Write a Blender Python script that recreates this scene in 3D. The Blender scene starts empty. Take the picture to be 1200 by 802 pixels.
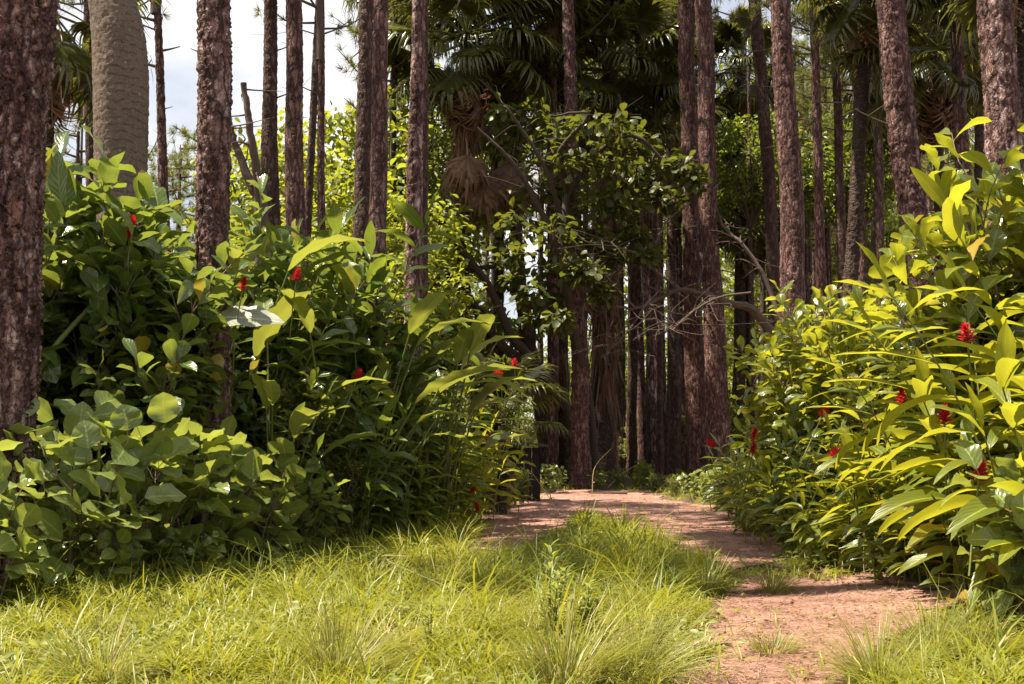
import bpy, math
import numpy as np
from mathutils import Vector, Matrix

rng = np.random.default_rng(11)
PI = math.pi
R = math.radians

# ------------------------------------------------------------------ scene, camera
sc = bpy.context.scene
COL = sc.collection
FPX = 1333.3            # focal length in photo pixels (1200 wide)
PITCH = math.atan((520 - 401) / FPX)
CAM = np.array([0.0, 0.0, 1.0])
UPV = np.array([0, -math.sin(PITCH), math.cos(PITCH)])
FWD = np.array([0, math.cos(PITCH), math.sin(PITCH)])

cam_d = bpy.data.cameras.new('camera')
cam_d.sensor_width = 36
cam_d.lens = 36 * FPX / 1200
cam_d.clip_end = 2000
cam = bpy.data.objects.new('camera', cam_d)
COL.objects.link(cam)
cam.location = CAM
cam.rotation_euler = (PI / 2 + PITCH, 0, 0)
sc.camera = cam


def ray(x, y):
    return np.array([(x - 600) / FPX, 0, 0]) + UPV * ((401 - y) / FPX) + FWD


def at(x, y, d):
    r = ray(x, y)
    return CAM + r * (d / r[1])


def gnd(x, y):
    r = ray(x, y)
    return CAM + r * (-CAM[2] / r[2])


def wpx(w, d):
    return w * d / FPX


def project(P):
    Q = P - CAM
    dep = Q @ FWD
    return 600 + FPX * Q[:, 0] / dep, 401 - FPX * (Q @ UPV) / dep


# ------------------------------------------------------------------ mesh helpers
class MB:
    def __init__(s):
        s.V, s.F, s.A, s.n = [], [], [], 0

    def add(s, V, F, A=None, m=0):
        V = np.asarray(V, float).reshape(-1, 3)
        F = np.asarray(F, np.int64)
        if A is None:
            A = np.zeros((len(V), 3)) + 0.5
        s.V.append(V)
        s.A.append(np.asarray(A, float).reshape(-1, 3))
        s.F.append((F + s.n, m))
        s.n += len(V)

    def mesh(s, name, mats, smooth=True):
        me = bpy.data.meshes.new(name)
        V = np.concatenate(s.V)
        A = np.concatenate(s.A)
        loops = np.concatenate([f.ravel() for f, _ in s.F]).astype(np.int32)
        tot = np.concatenate([np.full(len(f), f.shape[1], np.int32) for f, _ in s.F])
        mi = np.concatenate([np.full(len(f), m, np.int32) for f, m in s.F])
        st = np.concatenate([[0], np.cumsum(tot)[:-1]]).astype(np.int32)
        me.vertices.add(len(V))
        me.vertices.foreach_set('co', V.astype(np.float32).ravel())
        me.loops.add(len(loops))
        me.loops.foreach_set('vertex_index', loops)
        me.polygons.add(len(tot))
        me.polygons.foreach_set('loop_start', st)
        me.polygons.foreach_set('loop_total', tot)
        me.polygons.foreach_set('material_index', mi)
        me.polygons.foreach_set('use_smooth', np.full(len(tot), smooth))
        at_ = me.attributes.new('leaf', 'FLOAT_COLOR', 'POINT')
        A4 = np.concatenate([A, np.ones((len(A), 1))], 1).astype(np.float32)
        at_.data.foreach_set('color', A4.ravel())
        for m in mats:
            me.materials.append(m)
        me.update(calc_edges=True)
        return me


def nrm(a):
    return a / np.maximum(np.linalg.norm(a, axis=-1, keepdims=True), 1e-9)


def grid_faces(a, b, wrap=False):
    i = np.arange(a - 1)[:, None]
    j = np.arange(b if wrap else b - 1)[None, :]
    j2 = (j + 1) % b
    return np.stack([i * b + j, i * b + j2, (i + 1) * b + j2, (i + 1) * b + j], -1).reshape(-1, 4)


def leaves(mb, P, T, UP, L, W, prof, nv=2, droop=0.6, fold=0.25, wave=0.0, rnd=None, m=0, freq=2.0):
    """N leaf blades: base P, direction T, upper side towards UP."""
    P = np.asarray(P, float)
    N = len(P)
    f = lambda q: np.broadcast_to(np.asarray(q, float), (N,))[:, None]
    L, W, k, fo, wv = f(L), f(W), np.maximum(f(droop), 1e-3), f(fold), f(wave)
    rnd = rng.random(N) if rnd is None else np.broadcast_to(rnd, (N,))
    T = nrm(np.asarray(T, float))
    S = nrm(np.cross(T, np.broadcast_to(UP, T.shape)))
    Nn = np.cross(S, T)
    prof = np.asarray(prof, float)
    nu = len(prof) - 1
    u = np.linspace(0, 1, nu + 1)[None, :]
    x, z = L * np.sin(k * u) / k, -L * (1 - np.cos(k * u)) / k
    v = np.linspace(-1, 1, 2 * nv + 1)
    w = prof[None, :] * W / 2
    y = w[..., None] * v * np.cos(fo)[..., None]
    ph = rng.random((N, 1, 1)) * 6.28
    h = np.abs(v) * w[..., None] * np.sin(fo)[..., None] + \
        wv[..., None] * w[..., None] * np.sin(u[..., None] * freq * 6.28 + ph + (v > 0) * 1.7) * np.abs(v)
    X = x[..., None] + h * np.sin(k * u)[..., None]
    Z = z[..., None] + h * np.cos(k * u)[..., None]
    V = P[:, None, None] + X[..., None] * T[:, None, None] + y[..., None] * S[:, None, None] + Z[..., None] * Nn[:, None, None]
    b = 2 * nv + 1
    F0 = grid_faces(nu + 1, b)
    F = (F0[None] + (np.arange(N) * (nu + 1) * b)[:, None, None]).reshape(-1, 4)
    A = np.empty(V.shape)
    A[..., 0] = u[..., None]
    A[..., 1] = (v + 1) / 2
    A[..., 2] = rnd[:, None, None]
    mb.add(V, F, A, m)


def tube(mb, pts, rad, ns=6, m=0, rnd=0.5, cap=False):
    pts = np.asarray(pts, float)
    n = len(pts)
    rad = np.broadcast_to(np.asarray(rad, float), (n,))
    t = nrm(np.gradient(pts, axis=0))
    ref = np.array([0.31, 0.95, 0.05]) if abs(t[:, 2]).mean() > .6 else np.array([0, 0, 1.0])
    a = nrm(np.cross(t, ref))
    b = np.cross(t, a)
    th = np.linspace(0, 2 * PI, ns, endpoint=False)
    V = pts[:, None] + rad[:, None, None] * (np.cos(th)[None, :, None] * a[:, None] + np.sin(th)[None, :, None] * b[:, None])
    A = np.zeros(V.shape)
    A[..., 0] = rnd
    A[..., 1] = .8
    A[..., 2] = np.linspace(0, 1, n)[:, None]
    mb.add(V, grid_faces(n, ns, True)[:, ::-1], A, m)


def bez(pts, n):
    """smooth curve through points (Catmull-Rom)"""
    p = np.asarray(pts, float)
    p = np.concatenate([[2 * p[0] - p[1]], p, [2 * p[-1] - p[-2]]])
    out = []
    seg = len(p) - 3
    for q in np.linspace(0, seg - 1e-6, n):
        i = int(q)
        t = q - i
        a, b, c, d = p[i:i + 4]
        out.append(.5 * (2 * b + (c - a) * t + (2 * a - 5 * b + 4 * c - d) * t * t + (3 * b - a - 3 * c + d) * t ** 3))
    return np.array(out)


# ------------------------------------------------------------------ things
def thing(name, label, cat, loc=(0, 0, 0), group=None, rz=0.0, scale=1.0):
    o = bpy.data.objects.new(name, None)
    COL.objects.link(o)
    o.empty_display_size = .2
    o.location = [float(q) for q in loc]
    o.rotation_euler = (0, 0, rz)
    o.scale = (scale,) * 3
    o['label'] = label
    o['category'] = cat
    if group:
        o['group'] = group
    return o


def part(name, me, parent=None, loc=(0, 0, 0), rot=None, scale=1.0, label=None):
    o = bpy.data.objects.new(name, me)
    COL.objects.link(o)
    o.parent = parent
    if rot is not None:
        o.matrix_local = Matrix.Translation([float(q) for q in loc]) @ rot @ Matrix.Scale(scale, 4)
    else:
        o.location = [float(q) for q in loc]
        o.scale = (scale,) * 3
    if label:
        o['label'] = label
    return o


def struct(name, me):
    o = part(name, me)
    o['kind'] = 'structure'
    return o


def stuff(name, me, label):
    o = part(name, me)
    o['kind'] = 'stuff'
    o['label'] = label
    return o


# ------------------------------------------------------------------ materials
class NT:
    def __init__(s, name):
        s.m = bpy.data.materials.new(name)
        s.m.use_nodes = True
        s.t = s.m.node_tree
        s.t.nodes.clear()
        s.out = s.n('ShaderNodeOutputMaterial')

    def n(s, ty, **kw):
        nd = s.t.nodes.new(ty)
        for k, v in kw.items():
            setattr(nd, k, v)
        return nd

    def l(s, a, b):
        s.t.links.new(a, b)

    def set(s, sock, v):
        if hasattr(v, 'is_linked') or hasattr(v, 'links'):
            s.l(v, sock)
        else:
            sock.default_value = v

    def math(s, op, a, b=0.0, c=None):
        nd = s.n('ShaderNodeMath', operation=op)
        s.set(nd.inputs[0], a)
        s.set(nd.inputs[1], b)
        if c is not None:
            s.set(nd.inputs[2], c)
        return nd.outputs[0]

    def mix(s, f, a, b, bt='MIX'):
        nd = s.n('ShaderNodeMix', data_type='RGBA', blend_type=bt)
        s.set(nd.inputs[0], f)
        for i, q in ((6, a), (7, b)):
            s.set(nd.inputs[i], (*q, 1) if isinstance(q, tuple) and len(q) == 3 else q)
        return nd.outputs[2]

    def noise(s, co, scale, detail=3, rough=.55):
        nd = s.n('ShaderNodeTexNoise')
        s.l(co, nd.inputs['Vector'])
        nd.inputs['Scale'].default_value = scale
        nd.inputs['Detail'].default_value = detail
        nd.inputs['Roughness'].default_value = rough
        return nd.outputs['Fac']

    def ramp(s, f, stops):
        nd = s.n('ShaderNodeValToRGB')
        e = nd.color_ramp.elements
        while len(e) < len(stops):
            e.new(.5)
        for el, (p, c) in zip(e, stops):
            el.position = p
            el.color = (*c, 1) if len(c) == 3 else c
        s.l(f, nd.inputs[0])
        return nd.outputs[0]

    def attr(s, name='leaf'):
        a = s.n('ShaderNodeAttribute', attribute_name=name)
        sp = s.n('ShaderNodeSeparateColor')
        s.l(a.outputs['Color'], sp.inputs[0])
        return sp.outputs

    def objco(s, scale=(1, 1, 1)):
        tc = s.n('ShaderNodeTexCoord')
        mp = s.n('ShaderNodeMapping')
        mp.inputs['Scale'].default_value = scale
        s.l(tc.outputs['Object'], mp.inputs[0])
        return mp.outputs[0]

    def bump(s, h, strength, dist):
        b = s.n('ShaderNodeBump')
        b.inputs['Strength'].default_value = strength
        b.inputs['Distance'].default_value = dist
        s.l(h, b.inputs['Height'])
        return b.outputs[0]

    def bsdf(s, col, rough=.5, spec=.5, normal=None):
        b = s.n('ShaderNodeBsdfPrincipled')
        s.set(b.inputs['Base Color'], (*col, 1) if isinstance(col, tuple) else col)
        s.set(b.inputs['Roughness'], rough)
        b.inputs['Specular IOR Level'].default_value = spec
        if normal is not None:
            s.l(normal, b.inputs['Normal'])
        return b.outputs[0]

    def done(s, sh):
        s.l(sh, s.out.inputs[0])
        return s.m


def leaf_mat(name, ca, cb, tr, rough=.38, spec=.5, tw=.36, vein=10.0, old=None, oldp=.94, midrib=.5, blot=.35):
    t = NT(name)
    u, v, r = t.attr()[:3]
    av = t.math('ABSOLUTE', t.math('SUBTRACT', v, .5))
    co = t.objco()
    n1 = t.noise(co, 14, 4)
    base = t.mix(r, ca, cb)
    base = t.mix(t.math('MULTIPLY', n1, blot), base, tuple(c * .6 for c in ca))
    rib = t.math('MULTIPLY', t.math('LESS_THAN', av, .035), midrib)
    base = t.mix(rib, base, tuple(min(1, c * 2.2 + .03) for c in cb))
    trc = t.mix(r, tr, tuple(c * 1.25 for c in tr))
    if old:
        o = t.math('GREATER_THAN', r, oldp)
        base = t.mix(o, base, old)
        trc = t.mix(o, trc, old)
    if vein:
        tip = t.math('GREATER_THAN', t.math('ADD', u, t.math('MULTIPLY', t.math('SUBTRACT', n1, .5), .5)), t.math('ADD', .93, t.math('MULTIPLY', t.math('FRACT', t.math('MULTIPLY', r, 37.0)), .25)))
        spot = t.math('GREATER_THAN', t.noise(co, 55, 2), .72)
        wear = t.math('MAXIMUM', tip, t.math('MULTIPLY', spot, .6))
        base = t.mix(wear, base, (.19, .12, .035))
        trc = t.mix(wear, trc, (.2, .12, .03))
    nm = None
    if vein:
        ph = t.math('SUBTRACT', t.math('MULTIPLY', u, vein * 6.28), t.math('MULTIPLY', av, vein * 6.28 * .55))
        h = t.math('ADD', t.math('MULTIPLY', t.math('SINE', ph), .5), t.math('MULTIPLY', rib, 1.5))
        h = t.math('ADD', h, t.math('MULTIPLY', n1, .8))
        nm = t.bump(h, .35, .004)
    b = t.bsdf(base, rough, spec, nm)
    tl = t.n('ShaderNodeBsdfTranslucent')
    t.l(trc, tl.inputs[0])
    mx = t.n('ShaderNodeMixShader')
    mx.inputs[0].default_value = tw
    t.l(b, mx.inputs[1])
    t.l(tl.outputs[0], mx.inputs[2])
    return t.done(mx.outputs[0])


M = {}
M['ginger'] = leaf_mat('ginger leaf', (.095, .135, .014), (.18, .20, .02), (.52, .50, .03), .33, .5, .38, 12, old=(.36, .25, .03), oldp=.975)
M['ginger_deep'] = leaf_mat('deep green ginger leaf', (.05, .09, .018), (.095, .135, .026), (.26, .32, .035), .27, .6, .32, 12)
M['round'] = leaf_mat('round leaf', (.11, .155, .038), (.20, .235, .065), (.38, .43, .065), .28, .6, .34, 6, old=(.3, .2, .04), oldp=.985, midrib=.4)
M['obovate'] = leaf_mat('obovate leaf', (.085, .125, .016), (.17, .195, .022), (.48, .48, .03), .28, .6, .38, 7, old=(.4, .34, .03), oldp=.96)
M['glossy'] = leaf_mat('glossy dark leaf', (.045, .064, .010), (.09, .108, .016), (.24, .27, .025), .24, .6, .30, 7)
M['left_gloss'] = leaf_mat('glossy green leaf', (.05, .09, .02), (.11, .15, .034), (.29, .35, .045), .24, .65, .32, 7, old=(.4, .32, .04), oldp=.97)
M['broad'] = leaf_mat('broad leaf', (.08, .12, .03), (.13, .17, .035), (.36, .38, .05), .28, .6, .35, 16, midrib=.7)
M['silver'] = leaf_mat('silvery leaf', (.24, .25, .19), (.26, .27, .2), (.2, .22, .1), .4, .5, .2, 12)
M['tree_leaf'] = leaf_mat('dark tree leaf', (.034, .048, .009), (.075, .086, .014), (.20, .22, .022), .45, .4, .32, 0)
M['small'] = leaf_mat('small leaf', (.075, .115, .018), (.14, .17, .025), (.34, .38, .03), .42, .45, .36, 0)
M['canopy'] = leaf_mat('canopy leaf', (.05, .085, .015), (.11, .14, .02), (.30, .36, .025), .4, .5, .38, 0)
M['sunny'] = leaf_mat('sunlit canopy leaf', (.085, .12, .014), (.17, .19, .022), (.40, .43, .03), .42, .45, .42, 0)  # sunlight put into the colour: lighter copy of the canopy leaf
M['needle'] = leaf_mat('pine needles', (.08, .10, .018), (.15, .16, .024), (.32, .33, .03), .5, .4, .25, 0, old=(.16, .1, .05), oldp=.93)
M['fan'] = leaf_mat('fan palm blade', (.055, .062, .014), (.11, .112, .024), (.24, .24, .028), .30, .55, .28, 0, midrib=0)
M['fan_dead'] = leaf_mat('dry palm blade', (.17, .09, .055), (.36, .23, .16), (.3, .16, .09), .7, .3, .2, 0, midrib=0)
M['grass'] = leaf_mat('grass blade', (.075, .125, .012), (.285, .265, .028), (.49, .48, .035), .42, .4, .30, 0, old=(.42, .33, .15), oldp=.93, midrib=.15)
M['tuft'] = leaf_mat('long grass blade', (.11, .135, .022), (.25, .25, .05), (.44, .42, .06), .42, .4, .3, 0, old=(.45, .36, .18), oldp=.9, midrib=.1)
M['weed'] = leaf_mat('weed leaf', (.15, .19, .05), (.26, .29, .09), (.4, .42, .07), .45, .4, .4, 0, midrib=.4)
M['petal'] = leaf_mat('red bract', (.26, .006, .012), (.66, .03, .03), (.6, .02, .03), .4, .4, .3, 0, midrib=0, blot=.2)
M['dry_leaf'] = leaf_mat('fallen dry leaf', (.2, .1, .055), (.36, .2, .12), (.3, .16, .08), .6, .35, .15, 6)
M['litter'] = leaf_mat('pine needle litter', (.13, .065, .04), (.46, .29, .20), (.3, .2, .1), .7, .3, .1, 0, midrib=0)


def stem_mat(name, a, b, rough=.6):
    t = NT(name)
    co = t.objco((1, 1, .4))
    n = t.noise(co, 40, 4)
    return t.done(t.bsdf(t.mix(n, a, b), rough, .35, t.bump(n, .5, .004)))


M['stem'] = stem_mat('green stem', (.09, .11, .02), (.16, .17, .04), .45)
M['wood'] = stem_mat('shrub wood', (.10, .075, .05), (.2, .15, .1))
M['straw'] = stem_mat('straw stalk', (.34, .27, .14), (.5, .42, .24))
M['limb'] = stem_mat('grey limb bark', (.05, .034, .027), (.17, .12, .095), .8)
M['limb_dark'] = stem_mat('dark limb bark', (.03, .02, .016), (.09, .06, .048), .8)


def bark_mat(name, dark, mid, light, inner, fine=60.0, plate=15.0, stretch=.3):
    t = NT(name)
    r, g, b = t.attr()[:3]
    co0 = t.objco((1, 1, 1))
    w1 = t.n('ShaderNodeTexNoise')
    t.l(co0, w1.inputs['Vector'])
    w1.inputs['Scale'].default_value = 11
    w1.inputs['Detail'].default_value = 3
    va = t.n('ShaderNodeVectorMath', operation='MULTIPLY_ADD')
    t.l(w1.outputs['Color'], va.inputs[0])
    va.inputs[1].default_value = (.07, .07, .10)
    t.l(co0, va.inputs[2])
    mp = t.n('ShaderNodeMapping')
    mp.inputs['Scale'].default_value = (1, 1, stretch)
    t.l(va.outputs[0], mp.inputs[0])

    def vor(scale, feat, outp):
        v = t.n('ShaderNodeTexVoronoi', feature=feat)
        v.inputs['Scale'].default_value = scale
        t.l(mp.outputs[0], v.inputs['Vector'])
        return v.outputs[outp]
    sp = t.n('ShaderNodeSeparateColor')
    t.l(vor(plate, 'F1', 'Color'), sp.inputs[0])
    sp2 = t.n('ShaderNodeSeparateColor')
    t.l(vor(plate * 2.3, 'F1', 'Color'), sp2.inputs[0])
    ed = t.math('MINIMUM', t.math('MULTIPLY', vor(plate, 'DISTANCE_TO_EDGE', 'Distance'), 5.0), 1.0)
    ed2 = t.math('MINIMUM', t.math('MULTIPLY', vor(plate * 2.3, 'DISTANCE_TO_EDGE', 'Distance'), 7.0), 1.0)
    co = t.objco((1, 1, .3))
    n1 = t.noise(co, fine, 5, .65)
    n2 = t.noise(co0, 4, 3)
    f = t.math('ADD', t.math('MULTIPLY', sp.outputs[0], .40), t.math('MULTIPLY', sp2.outputs[1], .28))
    f = t.math('ADD', f, t.math('MULTIPLY', t.math('SUBTRACT', n1, .5), .6))
    f = t.math('ADD', f, t.math('MULTIPLY', t.math('SUBTRACT', n2, .4), .45))
    f = t.math('ADD', f, t.math('MULTIPLY', t.math('SUBTRACT', r, .5), .2))
    col = t.ramp(f, [(.08, dark), (.40, mid), (.82, light)])
    red = t.math('MULTIPLY', t.math('GREATER_THAN', sp2.outputs[2], .86), .5)
    col = t.mix(red, col, (.20, .085, .055))
    col = t.mix(t.math('MULTIPLY', t.math('SUBTRACT', 1.0, ed), .9), col, inner)
    col = t.mix(t.math('MULTIPLY', t.math('SUBTRACT', 1.0, ed2), .35), col, inner)
    h = t.math('ADD', t.math('MULTIPLY', ed, .8), t.math('MULTIPLY', ed2, .35))
    h = t.math('ADD', h, t.math('MULTIPLY', n1, .5))
    h = t.math('ADD', h, t.math('MULTIPLY', sp.outputs[1], .6))
    h = t.math('ADD', h, t.math('MULTIPLY', sp2.outputs[0], .35))
    nm = t.bump(h, 1.0, .02)
    return t.done(t.bsdf(col, .78, .3, nm))


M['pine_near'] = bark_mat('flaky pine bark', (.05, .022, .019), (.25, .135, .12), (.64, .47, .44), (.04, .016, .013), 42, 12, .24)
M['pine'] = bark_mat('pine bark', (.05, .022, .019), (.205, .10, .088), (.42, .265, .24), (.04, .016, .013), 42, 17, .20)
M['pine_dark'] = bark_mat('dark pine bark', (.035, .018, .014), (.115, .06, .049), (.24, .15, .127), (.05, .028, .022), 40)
M['palm_bark'] = bark_mat('fan palm bark', (.035, .023, .018), (.08, .052, .04), (.16, .115, .09), (.04, .023, .017), 40, 9, 2.2)


def royal_mat():
    t = NT('smooth palm bark')
    co = t.objco((1, 1, 1))
    n1 = t.noise(t.objco((1, 1, 10)), 8, 5, .75)      # faint rings
    n2 = t.noise(t.objco((1, 1, 1.6)), 55, 6, .8)
    n3 = t.noise(co, 3, 3)
    f = t.math('ADD', t.math('MULTIPLY', n1, .28), t.math('MULTIPLY', n2, .85))
    col = t.ramp(f, [(.34, (.06, .043, .03)), (.55, (.175, .12, .092)), (.76, (.34, .255, .21))])
    col = t.mix(t.math('MULTIPLY', n3, .5), col, (.105, .09, .06))
    tcz = t.n('ShaderNodeSeparateXYZ')
    t.l(co, tcz.inputs[0])
    dis = t.noise(t.objco((1, 1, .6)), 7, 3)
    ring = t.math('SINE', t.math('ADD', t.math('MULTIPLY', tcz.outputs[2], 78.0), t.math('MULTIPLY', dis, 9.0)))
    brk = t.noise(t.objco((1, 1, 2)), 13, 3)
    rl = t.math('MULTIPLY', t.math('GREATER_THAN', ring, .80), t.math('GREATER_THAN', brk, .46))
    col = t.mix(t.math('MULTIPLY', rl, .55), col, (.05, .035, .026))
    st = t.math('GREATER_THAN', t.noise(t.objco((1, 1, .35)), 9, 4, .7), .60)
    col = t.mix(t.math('MULTIPLY', st, .35), col, (.085, .07, .045))
    f = t.math('SUBTRACT', f, t.math('MULTIPLY', rl, .25))
    sp = t.math('GREATER_THAN', t.noise(co, 24, 2), .70)
    col = t.mix(t.math('MULTIPLY', sp, .6), col, (.42, .38, .34))
    return t.done(t.bsdf(col, .8, .3, t.bump(f, .6, .012)))


M['royal'] = royal_mat()


def ground_mat(name, stops, scale, bumpd):
    t = NT(name)
    tc = t.n('ShaderNodeTexCoord')
    co = tc.outputs['Object']
    a = t.noise(co, scale, 6, .7)
    b = t.noise(co, scale * 14, 5, .75)
    c = t.noise(co, scale * .18, 3)
    f = t.math('ADD', t.math('MULTIPLY', a, .45), t.math('MULTIPLY', b, .45))
    f = t.math('ADD', f, t.math('MULTIPLY', t.math('SUBTRACT', c, .5), .3))
    col = t.ramp(f, stops)
    h = t.math('ADD', t.math('MULTIPLY', a, .5), b)
    return t.done(t.bsdf(col, .9, .2, t.bump(h, .9, bumpd)))


M['soil'] = ground_mat('leafy soil', [(.3, (.05, .035, .022)), (.48, (.11, .075, .045)), (.65, (.2, .14, .08))], 2.2, .03)
M['path'] = ground_mat('pinkish needle strewn dirt', [(.31, (.12, .065, .045)), (.45, (.32, .172, .138)), (.55, (.44, .26, .215)), (.66, (.61, .43, .365))], 2.6, .02)
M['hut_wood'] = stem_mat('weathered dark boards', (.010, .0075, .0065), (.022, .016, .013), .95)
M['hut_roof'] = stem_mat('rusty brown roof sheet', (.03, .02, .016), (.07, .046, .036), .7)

# ------------------------------------------------------------------ leaf outlines
uu = np.linspace(0, 1, 9)
PR_LANCE = np.array([.10, .52, .84, .98, 1.0, .93, .76, .46, .02])
PR_ROUND = np.array([.12, .70, .94, 1.0, .98, .90, .74, .46, .02])
PR_OBOV = np.array([.08, .28, .52, .74, .92, 1.0, .96, .70, .05])
PR_BROAD = np.array([.12, .66, .92, 1.0, .99, .94, .82, .55, .03])
PR_SMALL = np.array([.1, .75, 1.0, .7, .02])
PR_OB4 = np.array([.1, .6, 1.0, .9, .05])
PR_BLADE = np.array([.8, 1.0, .7, .04])
PR_BLADE5 = np.array([.7, 1.0, .9, .6, .04])


# ------------------------------------------------------------------ trunks
def cells(a, s, ncol, seed):
    """jittered cell pattern wrapped in a; returns edge distance, cell id, vertical offset in cell"""
    g = np.random.default_rng(seed)
    nrow = int(s.max() - s.min()) + 6
    s = s - s.min() + 2
    JX, JY, ID = g.random((nrow, ncol)), g.random((nrow, ncol)), g.random((nrow, ncol))
    ci, ri = np.floor(a).astype(int), np.floor(s).astype(int)
    f1 = np.full(a.shape, 9.0)
    f2 = np.full(a.shape, 9.0)
    idm = np.zeros(a.shape)
    dy = np.zeros(a.shape)
    for dr in (-1, 0, 1):
        for dc in (-1, 0, 1):
            c, r = ci + dc, ri + dr
            cc = c % ncol
            rr = np.clip(r, 0, nrow - 1)
            x = c + .1 + .8 * JX[rr, cc]
            y = r + .1 + .8 * JY[rr, cc]
            d = np.hypot(a - x, s - y)
            new = d < f1
            f2 = np.where(new, f1, np.minimum(f2, d))
            idm = np.where(new, ID[rr, cc], idm)
            dy = np.where(new, s - y, dy)
            f1 = np.where(new, d, f1)
    return f2 - f1, idm, dy


def trunk_mesh(name, pts, rad, zfine, d, kind, seed, mat, cw=.055, ch=.11, amp=.012, ds=None):
    pts = np.asarray(pts, float)
    rad = np.asarray(rad, float)
    ds = ds or max(.013, d * .0021)
    ztop = pts[-1, 2]
    zs = np.arange(-.2, min(zfine, ztop), ds)
    if ztop > zfine:
        zs = np.concatenate([zs, np.arange(zs[-1] + .1, ztop, .35)])
    g = np.random.default_rng(seed)
    cx, cy = np.interp(zs, pts[:, 2], pts[:, 0]), np.interp(zs, pts[:, 2], pts[:, 1])
    rr = np.interp(zs, pts[:, 2], rad)
    # smooth the kinks
    for _ in range(3):
        k = max(3, int(.5 / ds))
        ker = np.ones(k) / k
        pad = lambda q: np.concatenate([np.full(k, q[0]), q, np.full(k, q[-1])])
        if len(zs) > k * 3:
            cx2 = np.convolve(pad(cx), ker, 'same')[k:-k]
            cy2 = np.convolve(pad(cy), ker, 'same')[k:-k]
            rr = np.convolve(pad(rr), ker, 'same')[k:-k]
            cx, cy = cx2, cy2
    ph = g.random(6) * 6.28
    cx = cx + rr * .12 * np.sin(zs * .9 + ph[0]) + rr * .06 * np.sin(zs * 2.3 + ph[1])
    cy = cy + rr * .12 * np.sin(zs * .8 + ph[2])
    rm = float(rr.mean())
    nr = int(np.clip(2 * PI * rm / (ds * .9), 20, 120))
    th = np.linspace(0, 2 * PI, nr, endpoint=False)
    TH, S = np.meshgrid(th, zs)
    rad2 = rr[:, None] * (1 + .035 * np.sin(2 * TH + ph[3] + S * .5) + .025 * np.sin(3 * TH + ph[4] - S * .8))
    rad2 *= (1 + .15 * np.exp(-np.maximum(S, 0) / .2))      # root flare
    if kind == 'pine':
        ch *= 1.45
        cw *= .85
        ncol = max(5, int(2 * PI * rm / cw))
        wob = .35 * np.sin(S * 7 + ph[5]) + .25 * np.sin(S * 17 + TH * 3)
        A_ = (TH / (2 * PI) * ncol + wob * .6) % ncol
        A_ = (A_ + .25 * np.sin(S * 31 + TH * 5) + .15 * np.sin(S * 63 - TH * 9)) % ncol
        e, idm, dy = cells(A_, S / ch, ncol, seed + 5)
        n2 = max(8, int(ncol * 2.1))
        e2, id2, dy2 = cells((A_ / ncol * n2) % n2, S / (ch * .55), n2, seed + 9)
        edge = np.clip(e / .2, 0, 1) ** .7
        edge2 = np.clip(e2 / .2, 0, 1)
        disp = amp * (edge * (.35 + .75 * idm) - .5 * dy * edge + .35 * edge2 * id2 - .25 * dy2 * edge2)
        idm = np.clip(.6 * idm + .4 * id2, 0, 1)
        edge = edge * (.55 + .45 * edge2)
        big = .5 + .5 * np.sin(S * 1.7 + TH * 2 + ph[0])
        disp += amp * .5 * big * edge
        disp += amp * .35 * g.standard_normal(S.shape)
    elif kind == 'ring':
        per = ch
        q = (S + .012 * np.sin(TH * 2 + ph[0]) + .01 * np.sin(TH * 5 + S * 3)) / per
        fr = q - np.floor(q)
        idm = np.modf(np.sin(np.floor(q) * 12.9898) * 43758.5)[0] % 1
        edge = np.clip(np.minimum(fr, 1 - fr) * 5, 0, 1)
        disp = amp * (fr * .9 + .35 * g.standard_normal(S.shape))
    else:   # smooth
        idm = g.random(S.shape)
        edge = np.ones(S.shape)
        disp = amp * (.8 * g.standard_normal(S.shape) + .25 * np.sin(S * 41 + .9 * np.sin(TH * 2) + 2 * np.sin(S * 3)) * np.sin(S * 5.3))
    RR = rad2 + disp - amp * .6
    V = np.stack([cx[:, None] + RR * np.cos(TH), cy[:, None] + RR * np.sin(TH), S + 0 * TH], -1)
    A = np.stack([idm, edge, S * 0 + g.random(S.shape)], -1)
    mb = MB()
    mb.add(V, grid_faces(len(zs), nr, True), A)
    n = len(zs)
    mb.add(np.concatenate([V[-1], V[-1].mean(0, keepdims=True)]), np.stack([np.arange(nr), (np.arange(nr) + 1) % nr, np.full(nr, nr)], -1))
    return mb.mesh(name, [mat])


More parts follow.
